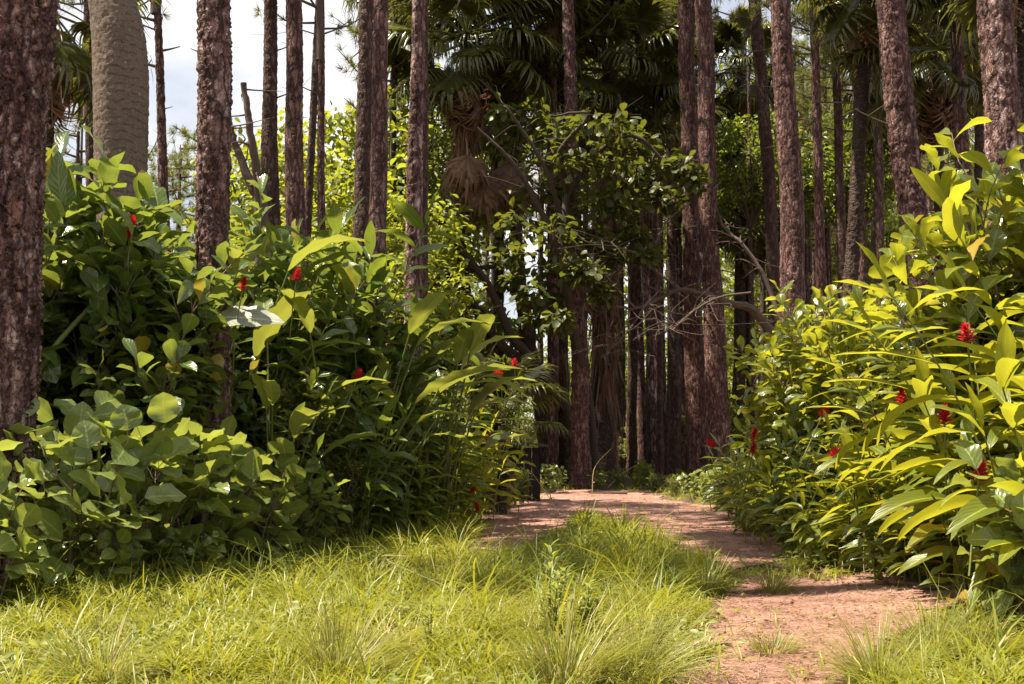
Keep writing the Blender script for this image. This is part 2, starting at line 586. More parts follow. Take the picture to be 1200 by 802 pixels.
# ------------------------------------------------------------------ pine crowns
def pine_crown(seed, hc=7.0, reach=2.3, nl=26, nt=11, nn=34):
    g = np.random.default_rng(seed)
    mb = MB()
    tube(mb, [(0, 0, -1), (.05, .03, hc * .5), (0, .1, hc)], [.09, .06, .015], 6, 0)
    P, T = [], []
    for i in range(nl):
        t = (i + g.random()) / nl
        az = i * 2.4 + g.random()
        ln = reach * (1 - .65 * t) * (.6 + .5 * g.random())
        d = np.array([math.cos(az), math.sin(az), 0])
        z0 = hc * t
        path = bez([(0, 0, z0), d * ln * .5 + [0, 0, z0 + ln * .12], d * ln + [0, 0, z0 + ln * (.3 + .3 * g.random())]], 7)
        tube(mb, path, np.linspace(.035, .008, 7), 5, 0)
        for j in range(nt):
            q = .35 + .65 * g.random()
            b = path[min(6, int(q * 6))]
            off = g.normal(0, .2, 3) * (.4 + .6 * q)
            if j > 2:
                tube(mb, [b, b + off * .6, b + off], [.007, .005, .003], 3, 0)
                b = b + off
            ax = nrm(off + d * .5 + [0, 0, .25])
            dirs = nrm(g.normal(0, 1, (nn, 3)) * .75 + ax)
            P.append(np.repeat(b[None], nn, 0) + dirs * .01)
            T.append(dirs)
    P, T = np.concatenate(P), np.concatenate(T)
    N = len(P)
    leaves(mb, P, T, g.normal(0, 1, (N, 3)), g.uniform(.16, .26, N), .011, [1, .8, .15], 1, g.uniform(.3, 1.0, N), 0, 0, np.repeat(g.random(N // nn), nn), 1)
    return mb.mesh('pine crown', [M['limb'], M['needle']])


CROWNS = [pine_crown(s) for s in (1, 2, 3)]


# ------------------------------------------------------------------ fan palm fronds
def frond(seed, dead=False, pet=1.15, bl=1.0, nseg=42):
    g = np.random.default_rng(seed)
    mb = MB()
    sag = .25 if not dead else .12
    path = bez([(0, 0, 0), (pet * .5, 0, .02), (pet, 0, -sag * .4)], 8)
    tube(mb, path, np.linspace(.022, .010, 8), 5, 0)
    end = path[-1]
    a = np.linspace(-2.5, 2.5, nseg) + g.normal(0, .02, nseg)
    ln = bl * (1 - .38 * (np.abs(a) / 2.5) ** 1.5) * g.uniform(.85, 1.08, nseg)
    if dead:
        a = a * .45
        ln *= g.uniform(.6, 1.0, nseg)
    up = .35 * np.cos(a * .6) if not dead else g.normal(0, .12, nseg)
    T = np.stack([np.cos(a), np.sin(a), -.12 + .18 * np.abs(np.sin(a)) + 0 * up], -1)
    T += g.normal(0, .03, T.shape)
    # joined fan
    leaves(mb, np.repeat(end[None], nseg, 0), T, (0, 0, 1), ln * .62, ln * .15, [.05, .5, 1, .95, .75], 1, g.uniform(.1, .3, nseg) * (1 + dead), -.35, 0, g.random(nseg), 1)
    # free tips, drooping
    P2 = end[None] + nrm(T) * (ln * .5)[:, None] - np.array([0, 0, .04])
    T2 = nrm(T) + np.array([0, 0, -.35])
    leaves(mb, P2, T2, (0, 0, 1), ln * .55, ln * .075, [.9, .8, .5, .05], 1, g.uniform(.6, 1.9, nseg), -.4, 0, g.random(nseg), 1)
    if not dead:   # hanging threads of split tips
        k = nseg // 2
        i = g.integers(0, nseg, k)
        P3 = end[None] + nrm(T[i]) * (ln[i] * .8)[:, None] - np.array([0, 0, .15])
        leaves(mb, P3, T[i] * .5 + [0, 0, -.8], (.3, .2, 1), ln[i] * .4, .018, [.9, .7, .1], 1, .4, 0, 0, g.random(k), 1)
    return mb.mesh('fan frond', [M['stem'] if not dead else M['straw'], M['fan_dead' if dead else 'fan']])


FRONDS = [frond(s, nseg=n) for s, n in ((1, 42), (2, 38), (3, 46))]
DEADS = [frond(s, True, .7, 1.1, 40) for s in (5, 6, 7)]


def skirt_strip(seed, ln):
    g = np.random.default_rng(seed)
    mb = MB()
    n = 26
    P = np.stack([g.normal(0, .07, n), g.normal(0, .07, n), -g.random(n) * .25], -1)
    T = np.stack([g.normal(0, .10, n), g.normal(0, .10, n), -np.ones(n)], -1)
    leaves(mb, P, T, nrm(g.normal(0, 1, (n, 3)) * [1, 1, .1]), g.uniform(.5, 1, n) * ln, g.uniform(.02, .045, n), [.5, 1, .8, .5, .1], 1, g.uniform(.05, .35, n), .4, .2, g.random(n), 0)
    return mb.mesh('hanging dry frond', [M['fan_dead']])


STRIPS = [skirt_strip(s, l) for s, l in ((1, .9), (2, 1.2), (3, 1.5))]


def palm_crown(root, c, n, nd, seed, scale=1.0, emin=-35, emax=78, strips=0):
    g = np.random.default_rng(seed)
    for i in range(n):
        t = i / max(1, n - 1)
        el = emax + (emin - emax) * t + g.normal(0, 5)
        az = i * 2.39996 + g.normal(0, .15)
        rot = Matrix.Rotation(az, 4, 'Z') @ Matrix.Rotation(-R(el), 4, 'Y') @ Matrix.Rotation(g.normal(0, .25), 4, 'X')
        part('frond', FRONDS[i % 3], root, np.asarray(c) + [0, 0, .25 * (1 - t)], rot, scale * g.uniform(.85, 1.12))
    for i in range(nd):
        az = i * 2.39996 * 1.3 + g.normal(0, .3)
        rot = Matrix.Rotation(az, 4, 'Z') @ Matrix.Rotation(R(g.uniform(62, 84)), 4, 'Y') @ Matrix.Rotation(g.normal(0, .4), 4, 'X')
        part('dead_frond', DEADS[i % 3], root, np.asarray(c) - [0, 0, .1 + .3 * g.random()], rot, scale * g.uniform(.8, 1.15))


def tree_line(pix, d, H, lean_y=0.0):
    """trunk centre line in world space, from ground to height H, through photo points [(x, y, w)]; relative to base"""
    Pn = np.array([at(x, y, d) for x, y, _ in pix])
    w = np.array([wpx(p[2], d) / 2 for p in pix])
    o = np.argsort(Pn[:, 2])
    Pn, w = Pn[o], w[o]
    dx = (Pn[1] - Pn[0]) / (Pn[1, 2] - Pn[0, 2])
    base = Pn[0] + dx * (-Pn[0, 2])
    de = (Pn[-1] - Pn[-2]) / (Pn[-1, 2] - Pn[-2, 2])
    top = Pn[-1] + de * .6 * (H - Pn[-1, 2])
    top[2] = H
    low = base + dx * -.2
    pts = np.concatenate([[low, base], Pn, [top]]) - base
    k = max(.35, 1 - (H - Pn[-1, 2]) * .045)
    rad = np.concatenate([[w[0] * 1.1, w[0] * 1.08], w, [w[-1] * k]])
    keep = np.concatenate([[True], np.diff(pts[:, 2]) > .02])
    return base, pts[keep], rad[keep], Pn[-1, 2]


def stub_mesh(seed, ln, up):
    g = np.random.default_rng(seed)
    mb = MB()
    p = bez([(0, 0, 0), (ln * .5, g.normal(0, .1) * ln, ln * up * .4), (ln, g.normal(0, .15) * ln, ln * up)], 7)
    tube(mb, p, np.linspace(.016, .006, 7) * (1 + ln * .4), 5)
    for i in range(int(1 + ln * 3)):
        b = p[g.integers(2, 7)]
        e = b + g.normal(0, 1, 3) * ln * .3 + [ln * .15, 0, 0]
        tube(mb, bez([b, (b + e) / 2 + g.normal(0, .03, 3), e], 5), np.linspace(.007, .003, 5), 4)
    return mb.mesh('dead branch', [M['limb']])


STUBS = [stub_mesh(1, .22, .3), stub_mesh(2, .5, .5), stub_mesh(3, .9, .2), stub_mesh(4, 1.4, -.1)]


def pine(label, d, pix, mat='pine', H=17.0, crown=0, cs=1.0, cw=.055, ch=.11, amp=.012, seed=None, stubs=(), zc=None, group=None, name='pine_tree'):
    seed = seed or int(abs(pix[0][0]) * 7 + d * 10)
    base, pts, rad, zv = tree_line(pix, d, H)
    t = thing(name, label, 'tree', (base[0], base[1], 0), group)
    zf = at(600, -25, d)[2] + .3
    part('trunk', trunk_mesh('pine trunk', pts, rad, zf, d, 'pine', seed, M[mat], cw, ch, amp), t)
    zc = zc or H - 6.0
    c = [np.interp(zc, pts[:, 2], pts[:, i]) for i in (0, 1)] + [zc]
    if crown is not None:
        part('crown', CROWNS[crown % 3], t, c, Matrix.Rotation(seed, 4, 'Z'), cs)
    for (y, az, k, s) in stubs:
        z = at(600, y, d)[2]
        p = [np.interp(z, pts[:, 2], pts[:, i]) for i in (0, 1)]
        r = np.interp(z, pts[:, 2], rad) * .8
        part('dead_branch', STUBS[k], t, (p[0] + r * math.cos(az), p[1] + r * math.sin(az), z), Matrix.Rotation(az, 4, 'Z'), s)
    return t, base, pts, rad

# ================================================================== PINES
pine('thick flaky pine trunk at the left edge, nearest of all the trunks', 7.6, [(20, 0, 80), (8, 240, 78), (-6, 500, 78)], 'pine_near', 25, 0, 1.0, .062, .12, .024, zc=20.5, stubs=[(170, .3, 0, .5)])
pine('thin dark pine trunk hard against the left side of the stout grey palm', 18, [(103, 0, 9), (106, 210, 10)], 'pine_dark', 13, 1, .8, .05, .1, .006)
pine('thin pine trunk with short twig stubs, alone against the sky', 16, [(184, 0, 8), (187, 110, 9), (191, 215, 11)], 'pine', 14, 2, .8, .05, .1, .008, stubs=[(35, PI, 1, .8), (60, 0, 0, 1.2), (78, PI, 0, 1.5), (128, 0, 0, .6), (24, PI, 0, 1.6)])
pine('broad rough pine trunk rising out of the left bushes, leaves across its foot', 9.7, [(253, 0, 37), (253, 120, 38), (250, 240, 38), (247, 470, 36)], 'pine_near', 18, 1, 1.0, .05, .095, .016, stubs=[(62, PI, 0, .5)])
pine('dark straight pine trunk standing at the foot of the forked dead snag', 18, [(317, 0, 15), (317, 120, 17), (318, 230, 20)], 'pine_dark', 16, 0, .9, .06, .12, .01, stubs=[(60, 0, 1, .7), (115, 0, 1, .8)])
pine('straight pine trunk with a smooth side, second right of the dead snag', 16, [(343, 0, 19), (345, 120, 20), (347, 235, 22)], 'pine', 16, 2, .9, .06, .12, .009)
pine('thin leaning pine trunk crossing in front of a straight thin one', 19, [(374, 0, 8), (367, 120, 8), (362, 240, 9)], 'pine_dark', 14, 0, .7, .05, .1, .006, stubs=[(40, PI, 2, .6)])
pine('thin straight pine trunk with needle sprays hanging beside it', 18, [(376, 0, 8), (377, 270, 9)], 'pine', 14, 1, .8, .05, .1, .007, stubs=[(40, 0, 1, .9), (110, PI, 1, .8)])
pine('greyish pine trunk pressed against a browner one, left of the pair', 13.6, [(428, 0, 16), (426, 150, 18), (424, 310, 19)], 'pine_dark', 17, 2, .9, .05, .1, .008)
pine('brown finely scaled pine trunk, right of the close pair', 13.1, [(446, 0, 17), (445, 150, 19), (443, 310, 20)], 'pine', 17, 0, .9, .04, .06, .006)
pine('slim sunlit pine trunk with peeling plates between the close pair and the palms', 14, [(490, 0, 14), (488, 150, 16), (486, 290, 20), (486, 390, 22)], 'pine_near', 16, 1, 1.1, .06, .1, .013)
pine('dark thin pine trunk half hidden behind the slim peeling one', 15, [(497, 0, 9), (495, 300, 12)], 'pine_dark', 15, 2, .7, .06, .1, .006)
pine('left trunk of the tall twin pines standing close together', 25.6, [(805, 0, 19), (808, 250, 20), (817, 500, 24)], 'pine', 18, 0, 1.3, .075, .13, .012)
pine('right trunk of the tall twin pines, paler and knotted', 24.9, [(824, 0, 19), (831, 250, 22), (841, 500, 25)], 'pine', 18, 1, 1.3, .075, .13, .013, stubs=[(110, 0, 2, .8), (190, PI, 0, 1.4)])
pine('dark leaning pine trunk between the twin pines and a broad one', 27, [(885, 0, 14), (896, 150, 15), (906, 300, 15), (913, 480, 17)], 'pine_dark', 17, 2, .9, .08, .14, .011, stubs=[(95, PI, 2, .7)])
pine('broad pale pine trunk with a long bare shaft right of the leaning one', 17, [(914, 0, 23), (922, 130, 24), (928, 260, 27), (929, 490, 28)], 'pine', 18, 0, .9, .07, .12, .012)
pine('slender bare pine trunk with crooked side branches', 24, [(953, 0, 9), (957, 140, 10), (962, 300, 12)], 'pine', 15, 1, .8, .07, .12, .008, stubs=[(120, 0, 3, .9), (60, PI, 2, .9), (20, 0, 3, .7), (175, PI, 2, .8)])
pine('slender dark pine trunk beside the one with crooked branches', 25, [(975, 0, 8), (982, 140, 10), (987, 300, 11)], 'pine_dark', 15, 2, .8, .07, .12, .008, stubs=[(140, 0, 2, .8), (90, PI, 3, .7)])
pine('big leaning pine trunk right of the forest with a hollow knot low down', 14, [(1044, 0, 32), (1057, 130, 33), (1069, 260, 33), (1083, 360, 34)], 'pine', 18, 0, 1.0, .06, .10, .014, stubs=[(148, PI, 1, .9)])
pine('medium pine trunk between two big ones at the right side', 19, [(1118, 0, 13), (1124, 95, 14), (1130, 200, 17)], 'pine', 16, 1, .9, .065, .12, .01)
pine('big pale pine trunk behind the bright leaves at the far right', 12.5, [(1165, 0, 37), (1171, 100, 38), (1176, 210, 42)], 'pine_near', 18, 2, 1.0, .055, .11, .014)
pine('flaky pine trunk standing free at the end of the dirt track', 25.8, [(668, 120, 14), (673, 280, 17), (678, 420, 19), (681, 570, 23)], 'pine', 17.5, 0, 1.5, .09, .15, .024)
pine('thin sunlit pine trunk behind the bare tangled branches', 30, [(750, 60, 11), (756, 240, 12), (763, 400, 14), (770, 560, 17)], 'pine_near', 15, 1, .8, .08, .13, .012)
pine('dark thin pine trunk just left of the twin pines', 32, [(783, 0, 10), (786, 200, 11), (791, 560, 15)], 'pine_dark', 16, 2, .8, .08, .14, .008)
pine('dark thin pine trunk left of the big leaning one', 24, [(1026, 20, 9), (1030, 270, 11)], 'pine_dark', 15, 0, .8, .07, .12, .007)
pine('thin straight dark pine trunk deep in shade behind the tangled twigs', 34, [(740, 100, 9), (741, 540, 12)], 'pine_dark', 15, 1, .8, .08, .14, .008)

# off to the sides, so that their crowns shade and frame the place
pine('rough pine trunk just outside the left edge of the bushes', 8.5, [(-150, 100, 60), (-160, 500, 66)], 'pine_near', 18, 1, .8, .06, .12, .016)
pine('tall pine trunk beyond the right edge of the bushes', 12, [(1300, 100, 44), (1310, 500, 48)], 'pine', 18, 2, 1.0, .06, .12, .014)

# ================================================================== STOUT PALM
base, pts, rad, zv = tree_line([(137, -260, 50), (138, -120, 56), (139, 0, 60), (142, 60, 65), (142, 100, 66), (141, 200, 60), (140, 330, 60)], 11, 13)
t = thing('royal_palm', 'stout smooth grey palm trunk with faint rings, swollen near the top of the view', 'palm tree', (base[0], base[1], 0))
part('trunk', trunk_mesh('palm trunk', pts, rad, 5.4, 9, 'smooth', 4, M['royal'], amp=.004), t)
palm_crown(t, (pts[-1][0], pts[-1][1], 13.0), 9, 0, 3, 1.1, -10, 75)

# ================================================================== FAN PALMS
def fan_palm(label, d, pix, crown, n, nd, seed, cs=1.0, emin=-35, emax=78, skirt=(), mat='palm_bark', amp=.012, per=.07, fans=(), group=None, ground_pix=None):
    cpos = at(crown[0], crown[1], d)
    H = cpos[2]
    base, pts, rad, zv = tree_line(pix, d, H)
    t = thing('fan_palm', label, 'palm tree', (base[0], base[1], 0), group)
    part('trunk', trunk_mesh('palm trunk', pts, rad, min(H, at(600, -25, d)[2]), d, 'ring', seed, M[mat], amp=amp, ch=per), t)
    palm_crown(t, (pts[-1][0], pts[-1][1], H), n, nd, seed, cs, emin, emax)
    g = np.random.default_rng(seed)
    for i, y in enumerate(fans):
        z = at(600, y, d)[2]
        p = [np.interp(z, pts[:, 2], pts[:, k]) for k in (0, 1)]
        az = i * 2.4 + g.normal(0, .4)
        rot = Matrix.Rotation(az, 4, 'Z') @ Matrix.Rotation(R(g.uniform(58, 80)), 4, 'Y') @ Matrix.Rotation(g.normal(0, .6), 4, 'X')
        part('dead_frond', DEADS[i % 3], t, (p[0], p[1], z), rot, cs * g.uniform(.8, 1.1))
    for (y, k) in skirt:
        z = at(600, y, d)[2]
        p = [np.interp(z, pts[:, 2], pts[:, i]) for i in (0, 1)]
        r = np.interp(z, pts[:, 2], rad)
        for j in range(k):
            az = g.random() * 6.28
            part('hanging_frond', STRIPS[j % 3], t, (p[0] + r * 1.1 * math.cos(az), p[1] + r * 1.1 * math.sin(az), z + g.normal(0, .15)), Matrix.Rotation(az, 4, 'Z'), g.uniform(.8, 1.15))
    return t


fan_palm('fan palm with wide drooping crown beside the slim peeling pine', 27, [(546, 75, 13), (543, 200, 14), (545, 540, 17)], (546, 52), 30, 18, 1, 1.3, -45, 80, [(95, 8), (135, 9), (175, 10), (205, 10)], fans=[130, 140, 150, 155, 160, 165, 170, 172, 176, 180])
fan_palm('fan palm with thick ragged trunk wrapped in hanging dry fronds', 29.5, [(716, 110, 18), (709, 300, 20), (705, 560, 24)], (717, 85), 30, 14, 2, 1.25, -20, 82, [(130, 7), (190, 8), (250, 9), (320, 9), (360, 9), (400, 9), (440, 8), (470, 7)], amp=.02, fans=[110, 116, 120, 125, 230, 250, 280, 300, 330])
fan_palm('fan palm with a long tassel of brown dead fronds high over the track', 28.5, [(652, 20, 10), (657, 200, 12), (661, 550, 14)], (650, -12), 26, 16, 3, 1.15, -15, 80, [(12, 12), (25, 10), (230, 6), (330, 7), (420, 5)], fans=[-10, -8, -4, 0, 2, 5, 8])
fan_palm('leaning dark fan palm trunk left of the flaky free standing pine', 28, [(606, 60, 13), (603, 200, 14), (610, 345, 16), (643, 550, 17)], (606, 25), 28, 18, 4, 1.25, -40, 80, [(70, 9), (190, 10), (215, 10)], fans=[45, 50, 52, 56, 60, 64, 150, 160, 168, 175, 180])
fan_palm('fan palm with pale bent frond between the two big right hand pines', 20, [(1099, 90, 12), (1102, 250, 13), (1105, 450, 15)], (1099, 62), 26, 9, 5, .95, -40, 80, [(90, 5)])
fan_palm('leaning ringed fan palm trunk left of the big leaning pine', 20, [(1019, 0, 15), (1010, 120, 16), (1000, 260, 17), (996, 340, 18)], (1022, -40), 26, 6, 6, .95, -50, 80, [], amp=.022, per=.10, mat='palm_bark')
fan_palm('dark fan palm crown half hidden behind the twin pines', 33, [(868, 110, 12), (866, 500, 15)], (868, 85), 26, 8, 7, 1.0, -45, 80, [(140, 5)])
fan_palm('ringed palm trunk at the very right edge behind the pale pine', 15, [(1199, -20, 10), (1196, 100, 12), (1194, 220, 13)], (1201, -90), 22, 4, 8, .9, -45, 80, [], amp=.02, per=.09, mat='palm_bark')
fan_palm('fan palm peeping out between the near left pine and the stout palm', 13.5, [(56, 60, 14), (54, 250, 16)], (58, 10), 22, 7, 9, .8, -50, 78, [(40, 3)])
fan_palm('low young fan palm beside the dark hut', 16.5, [(588, 520, 9), (588, 560, 10)], (590, 498), 11, 2, 10, .55, -5, 75, [])
fan_palm('fan palm deep in shade behind the wide drooping crown', 31, [(585, 160, 11), (584, 540, 14)], (585, 130), 24, 8, 11, 1.0, -45, 80, [(200, 5)])
fan_palm('short fan palm deep in shade behind the ragged trunk', 30, [(765, 190, 11), (764, 540, 14)], (765, 165), 24, 8, 12, 1.0, -45, 80, [(230, 5)])
fan_palm('fan palm deep in shade right of the slender bare pines', 28, [(1060, 130, 11), (1062, 440, 14)], (1060, 105), 24, 8, 13, 1.0, -45, 80, [(160, 5)])
fan_palm('low fan palm crown deep between the twin pines and the broad pale one', 33, [(878, 280, 10), (880, 540, 12)], (878, 262), 22, 6, 14, .9, -45, 80, [])
fan_palm('tall fan palm above the middle of the forest edge', 34, [(790, 20, 11), (788, 540, 14)], (790, -5), 26, 8, 15, 1.1, -45, 80, [(40, 4)])
fan_palm('tall fan palm over the left part of the forest edge', 31, [(500, 10, 11), (505, 540, 13)], (480, -40), 34, 6, 16, 1.35, -45, 80, [])
fan_palm('tall fan palm high behind the right hand pines', 24, [(1148, 10, 11), (1150, 400, 14)], (1148, 0), 26, 8, 17, 1.1, -50, 80, [(60, 4)])

# ================================================================== BROADLEAF TREES (limbs in photo points, leaf clumps at their ends)
def clump_leaves(mb, centers, radii, n, L, W, prof, g, m=1, droop=.5):
    P, T, U = [], [], []
    for c, r in zip(centers, radii):
        q = nrm(g.normal(0, 1, (n, 3))) * (g.random((n, 1)) ** .45) * np.asarray(r)
        P.append(c + q)
        T.append(nrm(q * [1, 1, .3] + g.normal(0, .6, (n, 3)) * np.mean(r)) + [0, 0, -.15])
        U.append(np.array([0, 0, 1.0]) + g.normal(0, .45, (n, 3)))
    P, T, U = np.concatenate(P), np.concatenate(T), np.concatenate(U)
    N = len(P)
    leaves(mb, P, T, U, L * g.uniform(.7, 1.2, N), W * g.uniform(.75, 1.2, N), prof, 1, g.uniform(.2, droop * 2, N), .2, 0, g.random(N), m)


def limb_tree(name, label, d, limbs, clumps, L, W, leafm, seed, nper=60, prof=PR_OB4, twigs=0, group=None, bark='limb', cat='tree'):
    """limbs: list of [(x, y, w, dd)...]; first limb is the trunk from the ground; clumps: (x, y, rx, ry, dd)"""
    g = np.random.default_rng(seed)
    q0 = limbs[0][0]
    b = at(q0[0], q0[1], d + q0[3])
    b[2] = 0
    t = thing(name, label, cat, b, group)
    tips = []
    for i, lim in enumerate(limbs):
        P = np.array([at(x, y, d + dd) for x, y, w, dd in lim]) - b
        w = np.array([wpx(q[2], d) / 2 for q in lim])
        if i == 0:
            P[0, 2] = -.1
        n = len(P) * 6
        path = bez(P, n)
        path += g.normal(0, .012, path.shape) * np.linspace(0, 1, n)[:, None]
        rad = np.interp(np.linspace(0, 1, n), np.linspace(0, 1, len(w)), w)
        mb = MB()
        tube(mb, path, rad * (1 + g.normal(0, .05, n)), 10)
        for k in range(twigs):
            j = g.integers(n // 3, n)
            e = path[j] + g.normal(0, 1, 3) * [.5, .5, .3]
            mid = (path[j] + e) / 2 + g.normal(0, .1, 3)
            tube(mb, bez([path[j], mid, e], 7), np.linspace(max(.008, rad[j] * .35), .004, 7), 5)
            tips.append(e)
        part('trunk' if i == 0 else 'branch', mb.mesh('limb', [M[bark]]), t)
    if clumps:
        mb = MB()
        C = [at(x, y, d + dd) - b for x, y, rx, ry, dd in clumps]
        Rr = [(wpx(rx, d), wpx(rx, d) * .9, wpx(ry, d)) for x, y, rx, ry, dd in clumps]
        for c in C:     # twigs inside the clumps
            for k in range(4):
                e = c + g.normal(0, .3, 3)
                tube(mb, bez([c - [0, 0, .4], c + g.normal(0, .12, 3), e], 5), [.014, .01, .007, .005, .004], 4, 0)
        clump_leaves(mb, C, Rr, nper, L, W, prof, g)
        part('crown', mb.mesh('leafy crown', [M[bark], M[leafm]]), t)
    return t


# dark broadleaf tree over the track: clumps of big leaves, lit at the top
g = np.random.default_rng(5)
cl = []
for x, y, r in [(590, 135, 24), (625, 140, 26), (655, 150, 28), (690, 150, 28), (720, 145, 26), (745, 165, 24), (775, 190, 22), (798, 195, 18), (812, 212, 16),
                (600, 175, 30), (640, 185, 32), (680, 190, 32), (715, 190, 30), (745, 200, 24), (630, 225, 32), (670, 230, 32), (705, 235, 28), (735, 240, 22),
                (610, 260, 28), (645, 270, 30), (680, 275, 26), (600, 300, 22), (640, 315, 26), (668, 310, 22), (790, 235, 14), (770, 225, 16), (620, 345, 20), (645, 350, 18), (700, 285, 20), (690, 320, 20), (722, 300, 18), (655, 375, 14), (628, 375, 12), (740, 275, 16), (705, 345, 13), (760, 300, 12), (600, 330, 14)]:
    cl.append((x, y, r, r * .75, g.uniform(-1.2, 1.0)))
limb_tree('broadleaf_tree', 'dark spreading broadleaf tree with big leaves in front of the palms', 24.5,
          [[(700, 572, 10, 2), (692, 480, 10, 1.6), (672, 380, 10, .8), (660, 300, 11, 0), (665, 220, 8, 0)],
           [(660, 300, 9, 0), (630, 240, 7, -.3), (600, 190, 5, -.5), (560, 150, 3, -.6)],
           [(665, 230, 7, 0), (700, 180, 6, -.5), (745, 160, 5, -.8), (790, 205, 4, -.8), (812, 225, 3, -.8)],
           [(662, 270, 7, 0), (640, 200, 5, -.8), (600, 135, 3, -1), (586, 120, 2, -1)],
           [(665, 230, 6, 0), (655, 180, 5, -.6), (690, 135, 4, -1), (645, 136, 2, -1.1)]],
          cl, .25, .16, 'tree_leaf', 21, 66, PR_OBOV[::2], twigs=6, bark='limb_dark')

# pale crooked tree whose limbs curve up to the left behind the ginger
limb_tree('crooked_tree', 'crooked grey tree leaning left with two curving limbs behind the ginger', 27.2,
          [[(676, 556, 12, .6), (668, 490, 12, .6), (650, 455, 12, .5), (622, 420, 12, 0), (600, 395, 11, -.2), (580, 350, 10, -.3), (557, 312, 8, -.5), (530, 280, 8, -.6), (512, 245, 6, -.8)],
           [(632, 432, 14, 0), (595, 412, 13, .3), (572, 385, 12, .5), (545, 345, 11, .8), (510, 312, 9, 1), (480, 290, 6, 1.2)],
           [(538, 362, 8, .3), (533, 340, 8, .2), (541, 325, 7, 0), (560, 315, 6, 0), (582, 311, 5, 0), (590, 295, 3, 0)]],
          [(505, 235, 22, 16, -.8), (480, 280, 22, 16, 1.2), (520, 262, 16, 12, -.4), (592, 290, 14, 10, 0)], .2, .12, 'canopy', 22, 60, PR_OB4, twigs=6, bark='limb_dark')

# bent limb tree right of the twin pines
limb_tree('bent_tree', 'bent bare limbed tree arching left from behind the broad pale pine', 23.6,
          [[(945, 560, 13.1, .4), (940, 480, 12.3, .5), (925, 420, 11.5, .4), (900, 385, 10.7, .2), (880, 362, 9.8, 0), (855, 355, 8.2, 0), (825, 345, 6.6, .6), (795, 340, 5.7, .8), (768, 352, 4.9, .8), (745, 362, 3.3, .6), (722, 360, 2.5, .4)],
           [(922, 400, 6.6, .5), (905, 350, 6.6, .8), (890, 315, 5.7, .9), (868, 285, 4.9, 1), (848, 265, 4.1, 1.2), (835, 230, 2.5, 1.2)],
           [(800, 341, 4.1, .8), (785, 330, 3.3, .7), (770, 320, 2.5, .5), (750, 300, 2.5, .3), (725, 290, 1.6, 0), (700, 278, 1.6, 0)],
           [(850, 354, 3.3, .2), (835, 350, 2.5, 0), (815, 362, 2.5, -.3), (795, 380, 2.0, -.5), (775, 368, 1.6, -.6), (760, 355, 1.2, -.6)],
           [(768, 352, 2.5, .8), (772, 320, 2.5, .8), (768, 290, 2.0, .5), (780, 262, 1.6, .4), (806, 240, 1.6, .2)],
           [(880, 343, 2.5, -.6), (850, 347, 2.5, -.6), (828, 355, 2.0, -.7), (800, 375, 2.0, -.8), (788, 386, 1.6, -.8), (765, 372, 1.2, -.8)],
           [(745, 362, 2.5, .5), (715, 330, 2.5, .3), (690, 300, 2.0, 0), (672, 285, 1.2, -.2)],
           [(760, 352, 2.5, .5), (735, 390, 1.6, .2), (705, 420, 1.2, 0)],
          ], [], .1, .1, 'canopy', 23, twigs=21)

# forked dead snag
limb_tree('dead_snag', 'forked dead snag with a broken stub, leaning beside the dark straight pine', 17.2,
          [[(312, 300, 18, 0), (306, 255, 17, 0), (298, 225, 12, 0), (284, 190, 10, 0), (273, 160, 8, 0), (268, 140, 6, 0)],
           [(306, 258, 13, 0), (303, 220, 11, -.1), (298, 180, 10, -.2), (291, 140, 8, -.2), (285, 98, 7, -.2)]],
          [], .1, .1, 'canopy', 24, twigs=5)

# ================================================================== SUNLIT TREES AND YOUNG PINES BEHIND
def leaf_crown_mesh(seed, rx, rz, ncl, nper, L, W, leafm, trunk_h):
    g = np.random.default_rng(seed)
    mb = MB()
    C, Q = [], []
    for i in range(ncl):
        q = nrm(g.normal(0, 1, 3)) * g.random() ** .4 * [rx, rx, rz]
        C.append(np.array([0, 0, rz * 1.0 + trunk_h * .35]) + q)
        r = g.uniform(.16, .30) * rx
        Q.append((r, r, r * .6))
    for c in C[::2]:
        tube(mb, bez([(0, 0, trunk_h * .3), c * [.5, .5, .75] + g.normal(0, .15, 3), c], 6), np.linspace(.05, .012, 6), 4, 0)
    clump_leaves(mb, C, Q, nper, L, W, PR_OB4, g)
    return mb.mesh('leafy crown', [M['limb'], M[leafm]])


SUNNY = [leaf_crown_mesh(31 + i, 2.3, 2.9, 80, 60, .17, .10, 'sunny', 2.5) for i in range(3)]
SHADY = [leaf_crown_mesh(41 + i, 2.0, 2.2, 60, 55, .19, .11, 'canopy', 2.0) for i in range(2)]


def simple_trunk(seed, h, r0, r1, mat, kind='pine'):
    g = np.random.default_rng(seed)
    zz = np.linspace(0, h, 6)
    pts = np.stack([np.cumsum(g.normal(0, .05, 6)), np.cumsum(g.normal(0, .05, 6)), zz], -1)
    pts -= pts[0]
    rad = np.linspace(r0, r1, 6)
    return trunk_mesh('tree trunk', pts, rad, h, 30, kind, seed, M[mat], .09, .16, .010, ds=.07)


